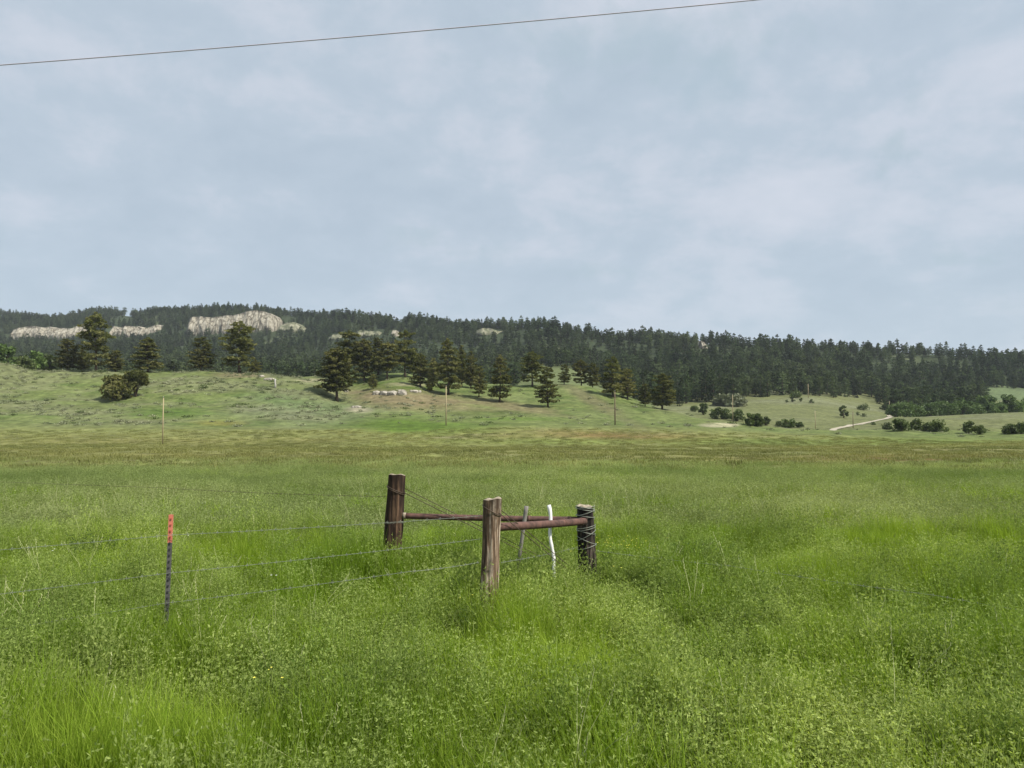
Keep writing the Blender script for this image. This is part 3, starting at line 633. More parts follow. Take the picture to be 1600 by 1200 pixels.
# in the frame only
app[(pxx[sel] < -5) | (pxx[sel] > 1605)] = 0
o_ = np.argsort(-app); ind, rest = sel[o_[:262]], sel[o_[262:]]
def zone_label(px, d):
    if px < 520: return 'dark pine in the nearest rows of the forest behind the left hilltop and its cliffs'
    if px < 830: return 'dark pine in the nearest rows of the forest seen between the knoll grove trees'
    if px < 1070: return 'dark pine in the nearest forest rows behind the right shoulder of the hill'
    if px < 1380: return 'dark pine at the foot of the forest behind the meadow with the power poles'
    return 'dark pine at the foot of the forest above the green broadleaf belt'
for i in ind:
    v_ = int(rng.integers(0, len(FV))); s = hh_[i]/15
    tree_thing('pine_tree', FV[v_], (xx[i], yy[i], zz_[i]-.3), zone_label(pxx[i], yy[i]), 'pine tree', zone_label(pxx[i], yy[i]).replace('dark pine', 'dark pines'), s*rng.uniform(.85, 1.2), s, rng.uniform(0, 6.28))

def scatter(name, meshes, P, S, RZ, IDX, kind='stuff', label=None, cat=None, tilt=0.0, SZ=None, sxy=1):
    """one stuff object: points that carry rotation/scale/choice, instances by geometry nodes"""
    pc = bpy.data.collections.new(name+'_kinds')
    for k, me in enumerate(meshes):
        o = bpy.data.objects.new('%s_kind_%02d' % (name, k), me); pc.objects.link(o)
    me = bpy.data.meshes.new(name); n = len(P); me.vertices.add(n); me.vertices.foreach_set('co', np.asarray(P, float).ravel())
    SZ = S if SZ is None else SZ
    a = me.attributes.new('iscale', 'FLOAT_VECTOR', 'POINT'); a.data.foreach_set('vector', np.stack([S, S, SZ], 1).ravel().astype(np.float32))
    rot = np.stack([rng.normal(0, tilt+1e-6, n), rng.normal(0, tilt+1e-6, n), RZ], 1)
    a = me.attributes.new('irot', 'FLOAT_VECTOR', 'POINT'); a.data.foreach_set('vector', rot.ravel().astype(np.float32))
    a = me.attributes.new('iidx', 'INT', 'POINT'); a.data.foreach_set('value', np.asarray(IDX, np.int32))
    ob = link(name, me); tag(ob, label, cat, None, kind)
    ng = bpy.data.node_groups.new(name+'_scatter', 'GeometryNodeTree')
    ng.interface.new_socket('Geometry', in_out='INPUT', socket_type='NodeSocketGeometry'); ng.interface.new_socket('Geometry', in_out='OUTPUT', socket_type='NodeSocketGeometry')
    gi = ng.nodes.new('NodeGroupInput'); go = ng.nodes.new('NodeGroupOutput'); ip = ng.nodes.new('GeometryNodeInstanceOnPoints'); ci = ng.nodes.new('GeometryNodeCollectionInfo')
    ci.inputs[0].default_value = pc; ci.inputs[1].default_value = True; ci.inputs[2].default_value = True
    def na(nm, t):
        q = ng.nodes.new('GeometryNodeInputNamedAttribute'); q.data_type = t; q.inputs[0].default_value = nm; return q.outputs[0]
    ip.inputs['Pick Instance'].default_value = True
    l = ng.links.new; l(gi.outputs[0], ip.inputs['Points']); l(ci.outputs[0], ip.inputs['Instance']); l(na('iidx', 'INT'), ip.inputs['Instance Index'])
    l(na('irot', 'FLOAT_VECTOR'), ip.inputs['Rotation']); l(na('iscale', 'FLOAT_VECTOR'), ip.inputs['Scale']); l(ip.outputs[0], go.inputs[0])
    md = ob.modifiers.new('scatter', 'NODES'); md.node_group = ng; return ob
def joined(pair):
    a, b = pair
    V = np.concatenate([np.array([v.co[:] for v in a.vertices]), np.array([v.co[:] for v in b.vertices])]); na_ = len(a.vertices)
    Fs = [tuple(p.vertices) for p in a.polygons]+[tuple(i+na_ for i in p.vertices) for p in b.polygons]
    me = rawmesh('far_pine', V, Fs, None); me.materials.append(M['bark']); me.materials.append(M[ 'pinefar'])
    mi = np.zeros(len(Fs), np.int32); mi[len(a.polygons):] = 1; me.polygons.foreach_set('material_index', mi); return me
sc = hh_[rest]/15
scatter('forest', [joined(p) for p in FV], np.stack([xx[rest], yy[rest], zz_[rest]-.3], 1), sc*rng.uniform(.85, 1.2, len(rest)), rng.uniform(0, 6.28, len(rest)), rng.integers(0, len(FV), len(rest)),
        label='dense dark pine forest covering the distant ridge', cat='forest', SZ=sc)
print('forest', len(rest), 'individual', len(ind))

# ------------------------------------------------------------------ utility poles
POLES = [(254, 694, 622, 'light', 'pale wooden power pole at the left, standing nearest in the brown meadow', 100), (697, 665, 604, 'light', 'pale wooden power pole in front of the tall conical pine', 120),
         (961, 664, 612, 'dark', 'thin dark power pole on the green slope before the dense pine', 120), (1145, 659, 617, 'light', 'grey power pole rising from the shrubs beside the sandy bank', 200),
         (1263, 622, 600, 'light', 'far pale power pole at the foot of the forest, left of the road', 300), (1333, 669, 643, 'dark', 'short dark power pole next to the dirt road', 240),
         (1390, 645, 627, 'light', 'faint far power pole at the left end of the broadleaf belt', 300), (1444, 651, 630, 'light', 'far power pole standing against the broadleaf belt', 300), (1274, 670, 642, 'light', 'faint thin pole on the meadow left of the dirt road', 200)]
for px, b, t, k, lb, dm in POLES:
    q = hit(px, b, dm); h = ray(px, t, q[1])[2]-q[2]; wd = (1.0 if q[1] > 230 else 1.8)*q[1]/F
    e = bpy.data.objects.new('utility_pole', None); COL.objects.link(e); e.location = q; tag(e, lb, 'power pole', 'power poles crossing the valley')
    mb = MB(); mb.tube([(0, 0, -.8), (0, 0, h*.5), (.02*h*R.uniform(-.4, .4), 0, h)], [wd*.55, wd*.5, wd*.38], 10)
    link('pole', mb.mesh('pole', M['poleold' if k == 'light' else 'poledark']), e)
    mb = MB(); mb.tube([(0, 0, h), (0, 0, h+.12), (0, 0, h+.14), (0, 0, h+.3)], [.05, .05, .11, .07], 8)
    link('insulator', mb.mesh('insulator', simplemat('porcelain', (.3, .28, .25), .4)), e)

# ------------------------------------------------------------------ fence corner and wires
def woodmat(name, ca, cb, cc, lo=.38, hi=.62):
    m, nt, out = newmat(name); L = nt.links.new; tc = nd(nt, 'ShaderNodeTexCoord')
    def nz(scale, st, det=8, ro=.6):
        mp = nd(nt, 'ShaderNodeMapping'); mp.inputs[3].default_value = st; L(tc.outputs['Object'], mp.inputs[0])
        n = nd(nt, 'ShaderNodeTexNoise'); n.inputs['Scale'].default_value = scale; n.inputs['Detail'].default_value = det; n.inputs['Roughness'].default_value = ro; L(mp.outputs[0], n.inputs['Vector']); return n.outputs[0]
    g1 = nz(28, (1, 1, .07)); g2 = nz(7, (1, 1, .5), 5)
    c = ramp(nt, g1, [(lo, ca), (.5, cb), (hi, cc)])
    c = mixc(nt, ramp(nt, g2, [(.45, (0, 0, 0)), (.62, (.8, .8, .8))]), c, ca)
    p = nd(nt, 'ShaderNodeBsdfPrincipled'); p.inputs['Roughness'].default_value = .9; p.inputs['Specular IOR Level'].default_value = .2; L(c, p.inputs['Base Color'])
    b = nd(nt, 'ShaderNodeBump'); b.inputs['Strength'].default_value = 1; b.inputs['Distance'].default_value = .012; L(g1, b.inputs['Height']); L(b.outputs[0], p.inputs['Normal'])
    L(p.outputs[0], out.inputs[0]); return m
M['w_left'] = woodmat('dark_brown_timber', (.022, .014, .010), (.06, .036, .024), (.14, .085, .052))
M['w_mid'] = woodmat('weathered_timber', (.045, .030, .020), (.19, .125, .078), (.50, .42, .33))
M['w_right'] = woodmat('blackened_timber', (.008, .007, .006), (.028, .022, .018), (.12, .095, .075))
M['cut'] = woodmat('sawn_top', (.22, .18, .13), (.36, .31, .23), (.48, .43, .34))
M['pipe'] = simplemat('rusty_pipe', (.060, .034, .028), .8, nscale=14, c2=(.150, .078, .060), stretch=(1, 1, 1), bump=.002, metal=.15)
M['wire'] = simplemat('galvanised_wire', (.27, .29, .24), .55, metal=.5)
M['wiredark'] = simplemat('old_brown_wire', (.09, .065, .045), .7, metal=.3)
M['tsteel'] = simplemat('grey_painted_steel', (.058, .056, .050), .7, nscale=14, c2=(.098, .096, .090), bump=.001, metal=.1)
M['orange'] = simplemat('red_orange_paint', (.43, .115, .070), .8, nscale=25, c2=(.52, .18, .12), lo=.3, hi=.7)

def P(px, py, d): return ray(px, py, d)
gz = lambda x, y: float(ground(x, y))
def post_mesh(top, bot, rt, rb, seed, mat, cutmat, skew=.02):
    r = random.Random(seed); n = 22; NL = 26; mb = []; ph = [r.uniform(0, 6.28) for _ in range(6)]
    V = []; 
    for j in range(NL):
        t = j/(NL-1); c = bot+(top-bot)*t; rad = rb+(rt-rb)*t
        for k in range(n):
            a = 2*pi*k/n
            f = 1+.03*sin(2*a+ph[0]+t)+.035*sin(5*a+ph[1]+2*t)+.03*sin(9*a+ph[2]+1.3*t)-.018*max(0, sin(3*a+ph[3]+.8*t))**8
            f *= 1+.035*sin(7*t+ph[4])+.02*sin(17*t+a*2+ph[5])
            z = c[2]+(skew*cos(a+ph[3])+(.004*sin(4*a+ph[1])) if j == NL-1 else 0)
            V.append((c[0]+cos(a)*rad*f, c[1]+sin(a)*rad*f, z))
    Fs = [(j*n+k, j*n+(k+1) % n, (j+1)*n+(k+1) % n, (j+1)*n+k) for j in range(NL-1) for k in range(n)]
    o0 = len(V); c = top
    for k in range(n):
        v_ = V[(NL-1)*n+k]; V.append((c[0]+(v_[0]-c[0])*.82, c[1]+(v_[1]-c[1])*.82, v_[2]+.008+.006*sin(k)))
    V.append((c[0], c[1], c[2]+.004))
    nf = len(Fs)
    Fs += [((NL-1)*n+k, (NL-1)*n+(k+1) % n, o0+(k+1) % n, o0+k) for k in range(n)]+[(o0+k, o0+(k+1) % n, o0+n) for k in range(n)]
    V = np.array(V)-bot
    me = rawmesh('wooden_post', V, Fs, mat); me.materials.append(cutmat)
    mi = np.zeros(len(Fs), np.int32); mi[nf:] = 1; me.polygons.foreach_set('material_index', mi); return me
DL, DM, DR = 9.3, 7.2, 8.9
def post_ends(xt, yt, xb, yb, d, dlean=0):
    a = P(xt, yt, d); b = P(xb, yb, d+dlean); t = (b-a)/(b[2]-a[2]); g = gz(b[0], b[1])-.3; return a, a+t*(g-a[2])
LT, LB = post_ends(620, 743, 613.5, 848, DL); MT, MBt = post_ends(769, 780, 765, 900, DM); RT, RB = post_ends(914, 791, 918, 880, DR)
corner = bpy.data.objects.new('fence_corner', None); COL.objects.link(corner); corner.location = (RB[0], RB[1], gz(RB[0], RB[1]))
tag(corner, 'braced fence corner of three thick timber posts joined by two rusty pipes', 'fence')
def cpart(name, me, off): 
    o = link(name, me, corner); o.location = np.array(off)-np.array(corner.location); return o
o = cpart('wooden_post', post_mesh(LT, LB, 13*DL/F, 13.6*DL/F, 1, M['w_left'], M['cut']), LB); tag(o, 'dark brown left post with wire wrapped under its top')
o = cpart('wooden_post', post_mesh(MT, MBt, 14*DM/F, 13*DM/F, 2, M['w_mid'], M['cut'], .012), MBt); tag(o, 'weathered red brown post standing nearest in the middle')
o = cpart('wooden_post', post_mesh(RT, RB, 12.6*DR/F, 14*DR/F, 3, M['w_right'], M['cut'], .008), RB); tag(o, 'short blackened right post wrapped in many wires')
def pipe(a, b, r, nm, lab):
    mb = MB(); a, b = np.array(a), np.array(b); n = 24; pts = [a+(b-a)*t+(0, 0, -.006*sin(pi*t)) for t in np.linspace(0, 1, n)]
    mb.tube(pts, r, 16); mb.tube([a+(b-a)*.72, a+(b-a)*.735], r*1.06, 16); mb.tube([a+(b-a)*.945, a+(b-a)*.96], r*1.08, 16)
    v0 = a.copy(); mb.v = [tuple(np.array(q)-v0) for q in mb.v]
    o = cpart(nm, mb.mesh(nm, M['pipe']), v0); tag(o, lab); return o
pipe(P(775, 823.5, DM+.06), P(913, 814.5, DR-.13), .0415, 'pipe_rail', 'front rusty pipe from the middle post to the right post')
pipe(P(631, 806, DL-.02), P(903, 812, DR+.02), .0365, 'pipe_rail', 'rear rusty pipe from the left post passing behind the middle post')
mb = MB(); a = P(629.5, 806, DL-.02); b = P(634.5, 806, DL-.02); mb.tube([a, b], .041, 14); v0 = a; mb.v = [tuple(np.array(q)-v0) for q in mb.v]
cpart('pipe_end', mb.mesh('pipe_end', M['cut']), v0)
def wiremesh(runs, r, mat, name, parent=None, loc=None, barbs=None):
    mb = MB(); v0 = np.array(runs[0][0], float) if loc is None else np.array(loc)
    for rr_ in runs:
        mb.tube([np.array(q)-v0 for q in rr_], r, 5)
    if barbs:
        for q in barbs:
            for s in (-1, 1):
                k = q-v0; mb.tube([k+(.004*s, 0, -.016), k+(-.002*s, 0, .016)], r*.8, 4); mb.tube([k+(.009*s, -.012, -.006), k+(.009*s, .012, .006)], r*.8, 4)
    return mb.mesh(name, mat), v0
def lin(a, b, n=12, sag=0.0):
    a, b = np.array(a, float), np.array(b, float); return [a+(b-a)*t-np.array([0, 0, sag*4*t*(1-t)]) for t in np.linspace(0, 1, n)]
# twisted brace wires (pair of strands)
def rop(c, rad, z, n=20, tilt=0, turns=1, pitch=.0):
    return [np.array([c[0]+cos(a)*rad, c[1]+sin(a)*rad, z+tilt*cos(a)+pitch*a]) for a in np.linspace(0, 2*pi*turns, int(n*turns))]
def postc(top, bot, z): t = (z-bot[2])/(top[2]-bot[2]); return bot+(top-bot)*t
rL = 14.2*DL/F; rM = 14.6*DM/F; rR = 14.4*DR/F
z1 = P(620, 764, DL)[2]; cL = postc(LT, LB, z1)
rb0 = postc(RT, RB, gz(RB[0], RB[1])+.18)
me, v0 = wiremesh([rop(cL, rL, z1, tilt=-.05), rop(cL, rL, z1-.02, tilt=-.05), lin(cL+(rL*.8, -.06, -.03), rb0+(-.1, -.05, .0)), lin(cL+(rL*.9, .06, .0), rb0+(-.1, .06, .02))], .0045, M['wiredark'], 'brace_wire')
tag(cpart('brace_wire', me, v0), 'double diagonal wire from the left post down toward the right post')
z2 = P(768, 797, DM)[2]; cM = postc(MT, MBt, z2)
me, v0 = wiremesh([rop(cM, rM, z2, tilt=-.05), lin(cM+(rM*.8, -.05, -.02), rb0+(-.1, -.12, -.0)), lin(cM+(rM*.9, .05, .0), rb0+(-.06, -.1, .03))], .0042, M['wiredark'], 'brace_wire')
tag(cpart('brace_wire', me, v0), 'double diagonal wire from the middle post down to the right post')
runs = []
for yy_, tl, tn in ((794, .01, 1), (798, -.02, 2), (803, .03, 1), (808, -.02, 1), (828, .02, 2), (833, -.03, 1), (838, .06, 1), (846, -.05, 1), (856, .03, 1)):
    z = P(914, yy_, DR)[2]; runs.append(rop(postc(RT, RB, z), rR*R.uniform(1.0, 1.03), z, tilt=tl, turns=tn, pitch=.004))
me, v0 = wiremesh(runs, .0034, M['wire'], 'wire_wrap'); cpart('wire_wrap', me, v0)

# steel t-post
DT = 6.6
TT = P(267.3, 804, DT); TBp = P(260.5, 958, DT); tdir = (TT-TBp)/np.linalg.norm(TT-TBp); tb0 = TBp+tdir*((gz(TBp[0], TBp[1])-.3-TBp[2])/tdir[2]); tl = np.linalg.norm(TT-tb0)
xax = np.array([1, 0, 0])-tdir*tdir[0]; xax /= np.linalg.norm(xax); yax = np.cross(tdir, xax); RM = np.stack([xax, yax, tdir], 1)
yaw = radians(28); RZm = np.array([[cos(yaw), -sin(yaw), 0], [sin(yaw), cos(yaw), 0], [0, 0, 1]]); RM = RM@RZm
te = bpy.data.objects.new('fence_post', None); COL.objects.link(te); te.location = (TBp[0], TBp[1], gz(TBp[0], TBp[1])); tag(te, 'slim grey steel post with red orange painted tip, standing alone at left', 'fence post')
def tpart(name, z0, z1, mat, grow=0):
    mb = MB()
    c = lambda x, y, z: tb0+RM@np.array([x, y, z])-np.array(te.location)
    mb.box(c(0, -.004, (z0+z1)/2), (.0195+grow, .0028+grow, (z1-z0)/2), RM); mb.box(c(0, .0135+grow, (z0+z1)/2), (.0026+grow, .0155, (z1-z0)/2), RM)
    return mb
orz = tl-(848-804)/(958-804)*np.linalg.norm(TT-TBp)
link('steel_bar', tpart('steel_bar', 0, orz, M['tsteel']).mesh('steel_bar', M['tsteel'], False), te)
link('painted_tip', tpart('painted_tip', orz, tl, M['orange']).mesh('painted_tip', M['orange'], False), te)
mb = MB(); mo = MB()
for k in range(24):
    z = tl-.035-k*.0535
    if z < .4: break
    (mo if z > orz else mb).box(tb0+RM@np.array([0, -.0115, z])-np.array(te.location), (.0065, .006, .006), RM)
link('studs', mb.mesh('studs', simplemat('stud_steel', (.03, .03, .035), .6), False), te); link('painted_studs', mo.mesh('painted_studs', simplemat('stud_paint', (.36, .085, .05), .6), False), te)

# barbed wires: left line (three strands)
def strand(pts, label, group='barbed wire strands', sag=.01, r=.0011, mat='wire', n=10):
    allp = []
    for a, b in zip(pts[:-1], pts[1:]):
        seg = lin(a, b, n, sag); allp += seg if not allp else seg[1:]
    allp = np.array(allp); s = np.concatenate([[0], np.cumsum(np.linalg.norm(np.diff(allp, axis=0), axis=1))])
    tw = []
    for ph in (0, pi):
        q = np.arange(0, s[-1], .02)
        if len(q) > 900: q = np.linspace(0, s[-1], 900)
        x, y, z = (np.interp(q, s, allp[:, i]) for i in range(3)); tw.append([np.array([x[i], y[i]+.0022*cos(q[i]*90+ph), z[i]+.0022*sin(q[i]*90+ph)]) for i in range(len(q))])
    bb = [np.array([np.interp(q, s, allp[:, i]) for i in range(3)]) for q in np.arange(.06, s[-1], .125)]
    me, v0 = wiremesh(tw, r, M[mat], 'barbed_wire', barbs=bb)
    o = link('barbed_wire', me, None, v0); tag(o, label, 'barbed wire', group)
fr = lambda y: (0, 0, 0)
strand([P(-330, 884, 5.9), P(266, 836, DT-.03), P(754, 806, DM-.02), P(783, 803, DM-.02)], 'top barbed strand from the middle timber post across the orange tip to the left edge')
strand([P(-330, 965, 5.9), P(263, 895.5, DT-.03), P(752, 842, DM-.02), P(781, 838, DM-.02)], 'middle barbed strand running left past the grey steel post, under the tip')
strand([P(-330, 1032, 5.9), P(261, 942, DT-.03), P(640, 893, DM-.3), P(752, 878, DM-.02)], 'bottom barbed strand running left just above the weeds at the steel post foot')
strand([P(606, 776, DL), P(250, 762, 14), P(-260, 741, 26)], 'faint far barbed strand leaving the left timber post toward the left', mat='wiredark', sag=.02)
strand([P(783, 879, DM), P(903, 855, DR-.1)], 'short low barbed strand between the middle and the blackened post', sag=.01)
strand([P(927, 860, DR), P(1140, 884, 8.4), P(1460, 930, 7.4), P(1800, 985, 6.6)], 'low barbed strand leaving the blackened post toward the right', r=.0011)
strand([P(606, 818, DL-.1), P(634, 816, DL-.1)], 'short wire piece across the lower left timber post', sag=0)

# two thin stakes
mb = MB(); a = P(857.5, 789, 8.3); b = P(864.5, 884, 8.2); pts = [a+(b-a)*t+np.array([.011*sin(9*t), 0, 0]) for t in np.linspace(0, 1, 16)]; pts.append(np.array([pts[-1][0]+.01, pts[-1][1], gz(b[0], b[1])-.1]))
v0 = np.array([pts[-1][0], pts[-1][1], gz(b[0], b[1])]); mb.tube([p-v0 for p in pts], [.021, .023, .021, .019, .022, .020]+[.018+.0025*sin(k*2.1) for k in range(11)], 8)
o = link('wooden_stake', mb.mesh('wooden_stake', simplemat('white_bleached_wood', (.62, .61, .57), .8, nscale=20, c2=(.78, .77, .74), stretch=(1, 1, .2))), None, v0); tag(o, 'crooked white bleached stake standing behind the front pipe', 'stake')
mb = MB(); a = P(822.5, 791, 8.6); b = P(813, 862, 8.6); pts = [a+(b-a)*t for t in np.linspace(0, 1, 8)]; pts.append(b+(b-a)/(b-a)[2]*(gz(b[0], b[1])-.1-b[2]))
v0 = np.array([pts[-1][0], pts[-1][1], gz(b[0], b[1])]); mb.tube([p-v0 for p in pts], [.026, .025, .024, .023, .022, .024, .022, .022, .02], 7, jit=.08, rr=R)
o = link('wooden_stake', mb.mesh('wooden_stake', simplemat('grey_stake_wood', (.12, .11, .10), .9, nscale=16, c2=(.27, .25, .22), stretch=(1, 1, .2))), None, v0); tag(o, 'leaning grey wooden stake between the middle post and the white stake', 'stake')

# overhead wire
DW = 13.
a, m_, b = P(-700, 148, DW), P(500, 63, DW), P(1900, -72, DW+1)
tt = np.linspace(0, 1, 60); ctrl = 2*m_-.5*(a+b)
pts = [(1-t)**2*a+2*t*(1-t)*ctrl+t*t*b for t in tt]
wpx = [(-700, 151), (0, 98), (400, 70.5), (800, 37.5), (1190, 0), (1900, -76)]
xs = np.linspace(-700, 1900, 60); co = np.polyfit([q[0] for q in wpx], [q[1] for q in wpx], 2); pts = [P(x, np.polyval(co, x), DW) for x in xs]
mb = MB(); mb.tube([p-pts[0] for p in pts], .0100, 8); o = link('overhead_wire', mb.mesh('overhead_wire', simplemat('power_cable', (.46, .42, .48), .6)), None, pts[0]); tag(o, 'single dark power cable sloping across the top of the sky', 'cable')

# ------------------------------------------------------------------ thin air between here and the ridge
mb = MB(); mb.box((0, 1500, 30), (16000, 9000, 270)); hm, nt, out = newmat('haze_air')
pv = nd(nt, 'ShaderNodeVolumePrincipled'); pv.inputs['Color'].default_value = (.80, .88, 1, 1); pv.inputs['Density'].default_value = HAZE
nt.links.new(pv.outputs[0], out.inputs['Volume']); tag(link('haze', mb.mesh('haze', hm, False)), kind='stuff')

# ------------------------------------------------------------------ meadow growth
def blade_patch(seed, n, rad, hmin, hmax, wd, curve=.35, segs=3, mat='grass', clump=0.5, heads=0):
    g = np.random.default_rng(seed); a = g.uniform(0, 6.28, n); r = rad*np.sqrt(g.random(n)); bx, by = r*np.cos(a), r*np.sin(a)
    h = g.uniform(hmin, hmax, n); az = g.uniform(0, 6.28, n); lean = g.uniform(.05, curve, n)*h; face = az+g.uniform(-.8, .8, n)+pi/2
    w_ = wd*g.uniform(.6, 1.3, n); V = np.zeros((n, 2*segs+1, 3))
    for s in range(segs+1):
        t = s/segs; off = lean*t**2; z = h*(t-.12*t*t); ww = w_*(1-t)**.6*.5 if s < segs else 0
        cx_, cy_ = bx+np.cos(az)*off, by+np.sin(az)*off
        if s < segs:
            V[:, 2*s] = np.stack([cx_-np.cos(face)*ww, cy_-np.sin(face)*ww, z], 1); V[:, 2*s+1] = np.stack([cx_+np.cos(face)*ww, cy_+np.sin(face)*ww, z], 1)
        else: V[:, 2*s] = np.stack([cx_, cy_, z], 1)
    Fs = []
    k = 2*segs+1
    base = (np.arange(n)*k)[:, None]
    quad = np.concatenate([base+np.array([[2*s, 2*s+1, 2*s+3, 2*s+2]]) for s in range(segs-1)], 0)
    tri = base+np.array([[2*segs-2, 2*segs-1, 2*segs]])
    Fs = [tuple(x) for x in quad.tolist()]+[tuple(x) for x in tri.tolist()]
    return rawmesh('grass_patch', V.reshape(-1, 3), Fs, M[mat])
def weed_patch(seed, nst, rad, hmin, hmax, leaf, nodes, mat='weed', per=3):
    g = np.random.default_rng(seed); VV = []; FF = []; o = 0; cents = []; dirs = []; nrm = []; sz = []
    for s in range(nst):
        a = g.uniform(0, 6.28); r = rad*sqrt(g.random()); p = np.array([r*cos(a), r*sin(a), 0]); h = g.uniform(hmin, hmax); az = g.uniform(0, 6.28); ln = g.uniform(.05, .45)*h
        f = lambda t: p+np.array([cos(az)*ln*t*t, sin(az)*ln*t*t, h*t])
        sd = np.array([-sin(az+.7), cos(az+.7), 0])*.0016
        q = [f(t) for t in (0, .4, .75, 1)]
        for i in range(3):
            VV += [q[i]-sd, q[i]+sd, q[i+1]+sd*.7, q[i+1]-sd*.7]; FF.append((o, o+1, o+2, o+3)); o += 4
        for k in range(nodes):
            t = .12+.88*(k+g.random()*.6)/nodes; c = f(min(t, 1)); a2 = k*2.4+g.uniform(-.5, .5); pl = leaf*g.uniform(.6, 1.7)*(1.4-.6*t)
            oc = c+np.array([cos(a2), sin(a2), g.uniform(.2, .9)])*pl
            for j in range(per):
                aa = a2+(j-(per-1)/2)*1.0+g.uniform(-.3, .3); el = g.uniform(-.1, 1.3)
                d = np.array([cos(aa)*cos(el), sin(aa)*cos(el), sin(el)]); sdv = np.cross(d, g.normal(size=3)); sdv /= np.linalg.norm(sdv)+1e-9
                l = leaf*g.uniform(.7, 1.25)*(1.15-.35*t); wv = sdv*l*.19
                VV += [oc, oc+d*l*.55+wv, oc+d*l, oc+d*l*.55-wv]; FF.append((o, o+1, o+2, o+3)); o += 4
    return rawmesh('weed_patch', np.array(VV), np.array(FF), M[mat])
WEED = [weed_patch(500+i, 15, .22, .22+.04*(i % 3), .46+.05*(i % 4), .027, 19) for i in range(6)]
WEEDFAR = [weed_patch(520+i, 26, .5, .2, .46, .040, 8, 'weedfar', per=2) for i in range(4)]
GRS = [blade_patch(540+i, 150, .2, .18, .52+.04*i, .0062, .6) for i in range(4)]
GRSFAR = [blade_patch(560+i, 130, .5, .15, .46, .012, .6, 2) for i in range(3)]
TUFT = [blade_patch(580+i, 120, .9, .10, .30, .03, .8, 2, 'meadow') for i in range(3)]
PATCH = [(620, 945, 80, 34), (1480, 985, 80, 30), (1235, 885, 60, 22), (1400, 835, 130, 16), (180, 985, 90, 22), (380, 870, 60, 14), (70, 1180, 160, 60), (400, 1150, 180, 80), (860, 1000, 130, 45), (330, 1010, 70, 30), (760, 1180, 130, 40), (1010, 860, 60, 14), (1560, 1010, 50, 30)]
def grassy(x, y):
    px, py = 800+F*x/y, 640+F*(CAMZ-.25)/y
    v = (fbm(x/1.1, y/1.1, 101, 4)-.50)*3.0+(fbm(x/4, y/4, 102, 3)-.5)*2
    for a, b, c_, d_ in PATCH: v = v+1.3*np.exp(-(((px-a)/c_)**2+((py-b)/d_)**2))
    return v
def sites(d0, d1, sp, margin=1.6, um=.78):
    n = int(um*((d1+margin)**2-(d0+margin)**2)/sp**2); d = np.sqrt(rng.uniform((d0+margin)**2, (d1+margin)**2, n))-margin
    x = rng.uniform(-um, um, n)*(d+margin); return x, d
def hgt(x, y): return .36+1.2*fbm(x/1.0, y/1.0, 110, 3)
def mk(x, y, sx, sz):
    return np.stack([x, y, ground(x, y)-.01], 1)
# near
x, y = sites(1.3, 12, .155, 5.0); gfac = grassy(x, y)
isg = rng.random(len(x)) < np.clip(.40+gfac*.55, .14, .95)
H_ = hgt(x, y)*np.where(gfac > .6, .92, 1.0)
def exclude_posts(x, y):
    return ~((np.hypot(x-MBt[0], y-MBt[1]) < .13)|(np.hypot(x-LB[0], y-LB[1]) < .15)|(np.hypot(x-RB[0], y-RB[1]) < .14))
ex = exclude_posts(x, y)
# fewer tall plants right in front of the posts
for c_, k_ in ((MBt, .85), (RB, .10), (LB, .08), (tb0, .12), (P(864, 884, 8.2), .05)): H_ = H_*(1+k_*np.exp(-((x-c_[0])**2+(y-c_[1]+.3)**2)/.35))
A = ex & ~isg; B = ex & isg
s = rng.uniform(.8, 1.25, len(x))
WP = [mk(x, y, s, H_)[A]]; WS = [s[A]]; WZ = [(s*.0+H_*rng.choice([.75, .95, 1.1, 1.35], len(x), p=[.3, .4, .2, .1]))[A]]; WI = [rng.integers(0, 6, A.sum())]
GP = [mk(x, y, s, H_)[B]]; GS = [s[B]]; GZs = [(H_*rng.uniform(.8, 1.15, len(x)))[B]]; GI = [rng.integers(0, 4, B.sum())]
# middle
x, y = sites(11.5, 34, .36, 5.0); gfac = grassy(x, y); isg = rng.random(len(x)) < np.clip(.06+gfac*.42, .02, .8); H_ = hgt(x, y)*.95; s = rng.uniform(.8, 1.25, len(x)); A = ~isg; B = isg
WP.append(mk(x, y, s, H_)[A]); WS.append(s[A]); WZ.append(H_[A]); WI.append(6+rng.integers(0, 4, A.sum()))
GP.append(mk(x, y, s, H_)[B]); GS.append(s[B]); GZs.append(H_[B]); GI.append(4+rng.integers(0, 3, B.sum()))
# far
x, y = sites(33, 66, .72); kk = rng.random(len(x)) < np.interp(y+8*(fbm(x/9, y/4, 140, 3)-.5), [38, 66], [1, .0]); x, y = x[kk], y[kk]; H_ = hgt(x, y)*np.interp(y, [33, 66], [.8, .3]); s = rng.uniform(.9, 1.4, len(x)); A = rng.random(len(x)) < .7
WP.append(mk(x, y, s, H_)[A]); WS.append(s[A]); WZ.append(H_[A]); WI.append(6+rng.integers(0, 4, A.sum()))
cat_ = np.concatenate
scatter('weeds', WEED+WEEDFAR, cat_(WP), cat_(WS), rng.uniform(0, 6.28, len(cat_(WS))), cat_(WI), label='leafy green weeds and clover filling the meadow', cat='weeds', SZ=cat_(WZ), tilt=.06)
scatter('grass', GRS+GRSFAR, cat_(GP), cat_(GS), rng.uniform(0, 6.28, len(cat_(GS))), cat_(GI), label='bright yellow green tall grass in patches among the weeds', cat='grass', SZ=cat_(GZs), tilt=.08)
x, y = sites(30, 170, 1.7); s = rng.uniform(.7, 1.5, len(x))
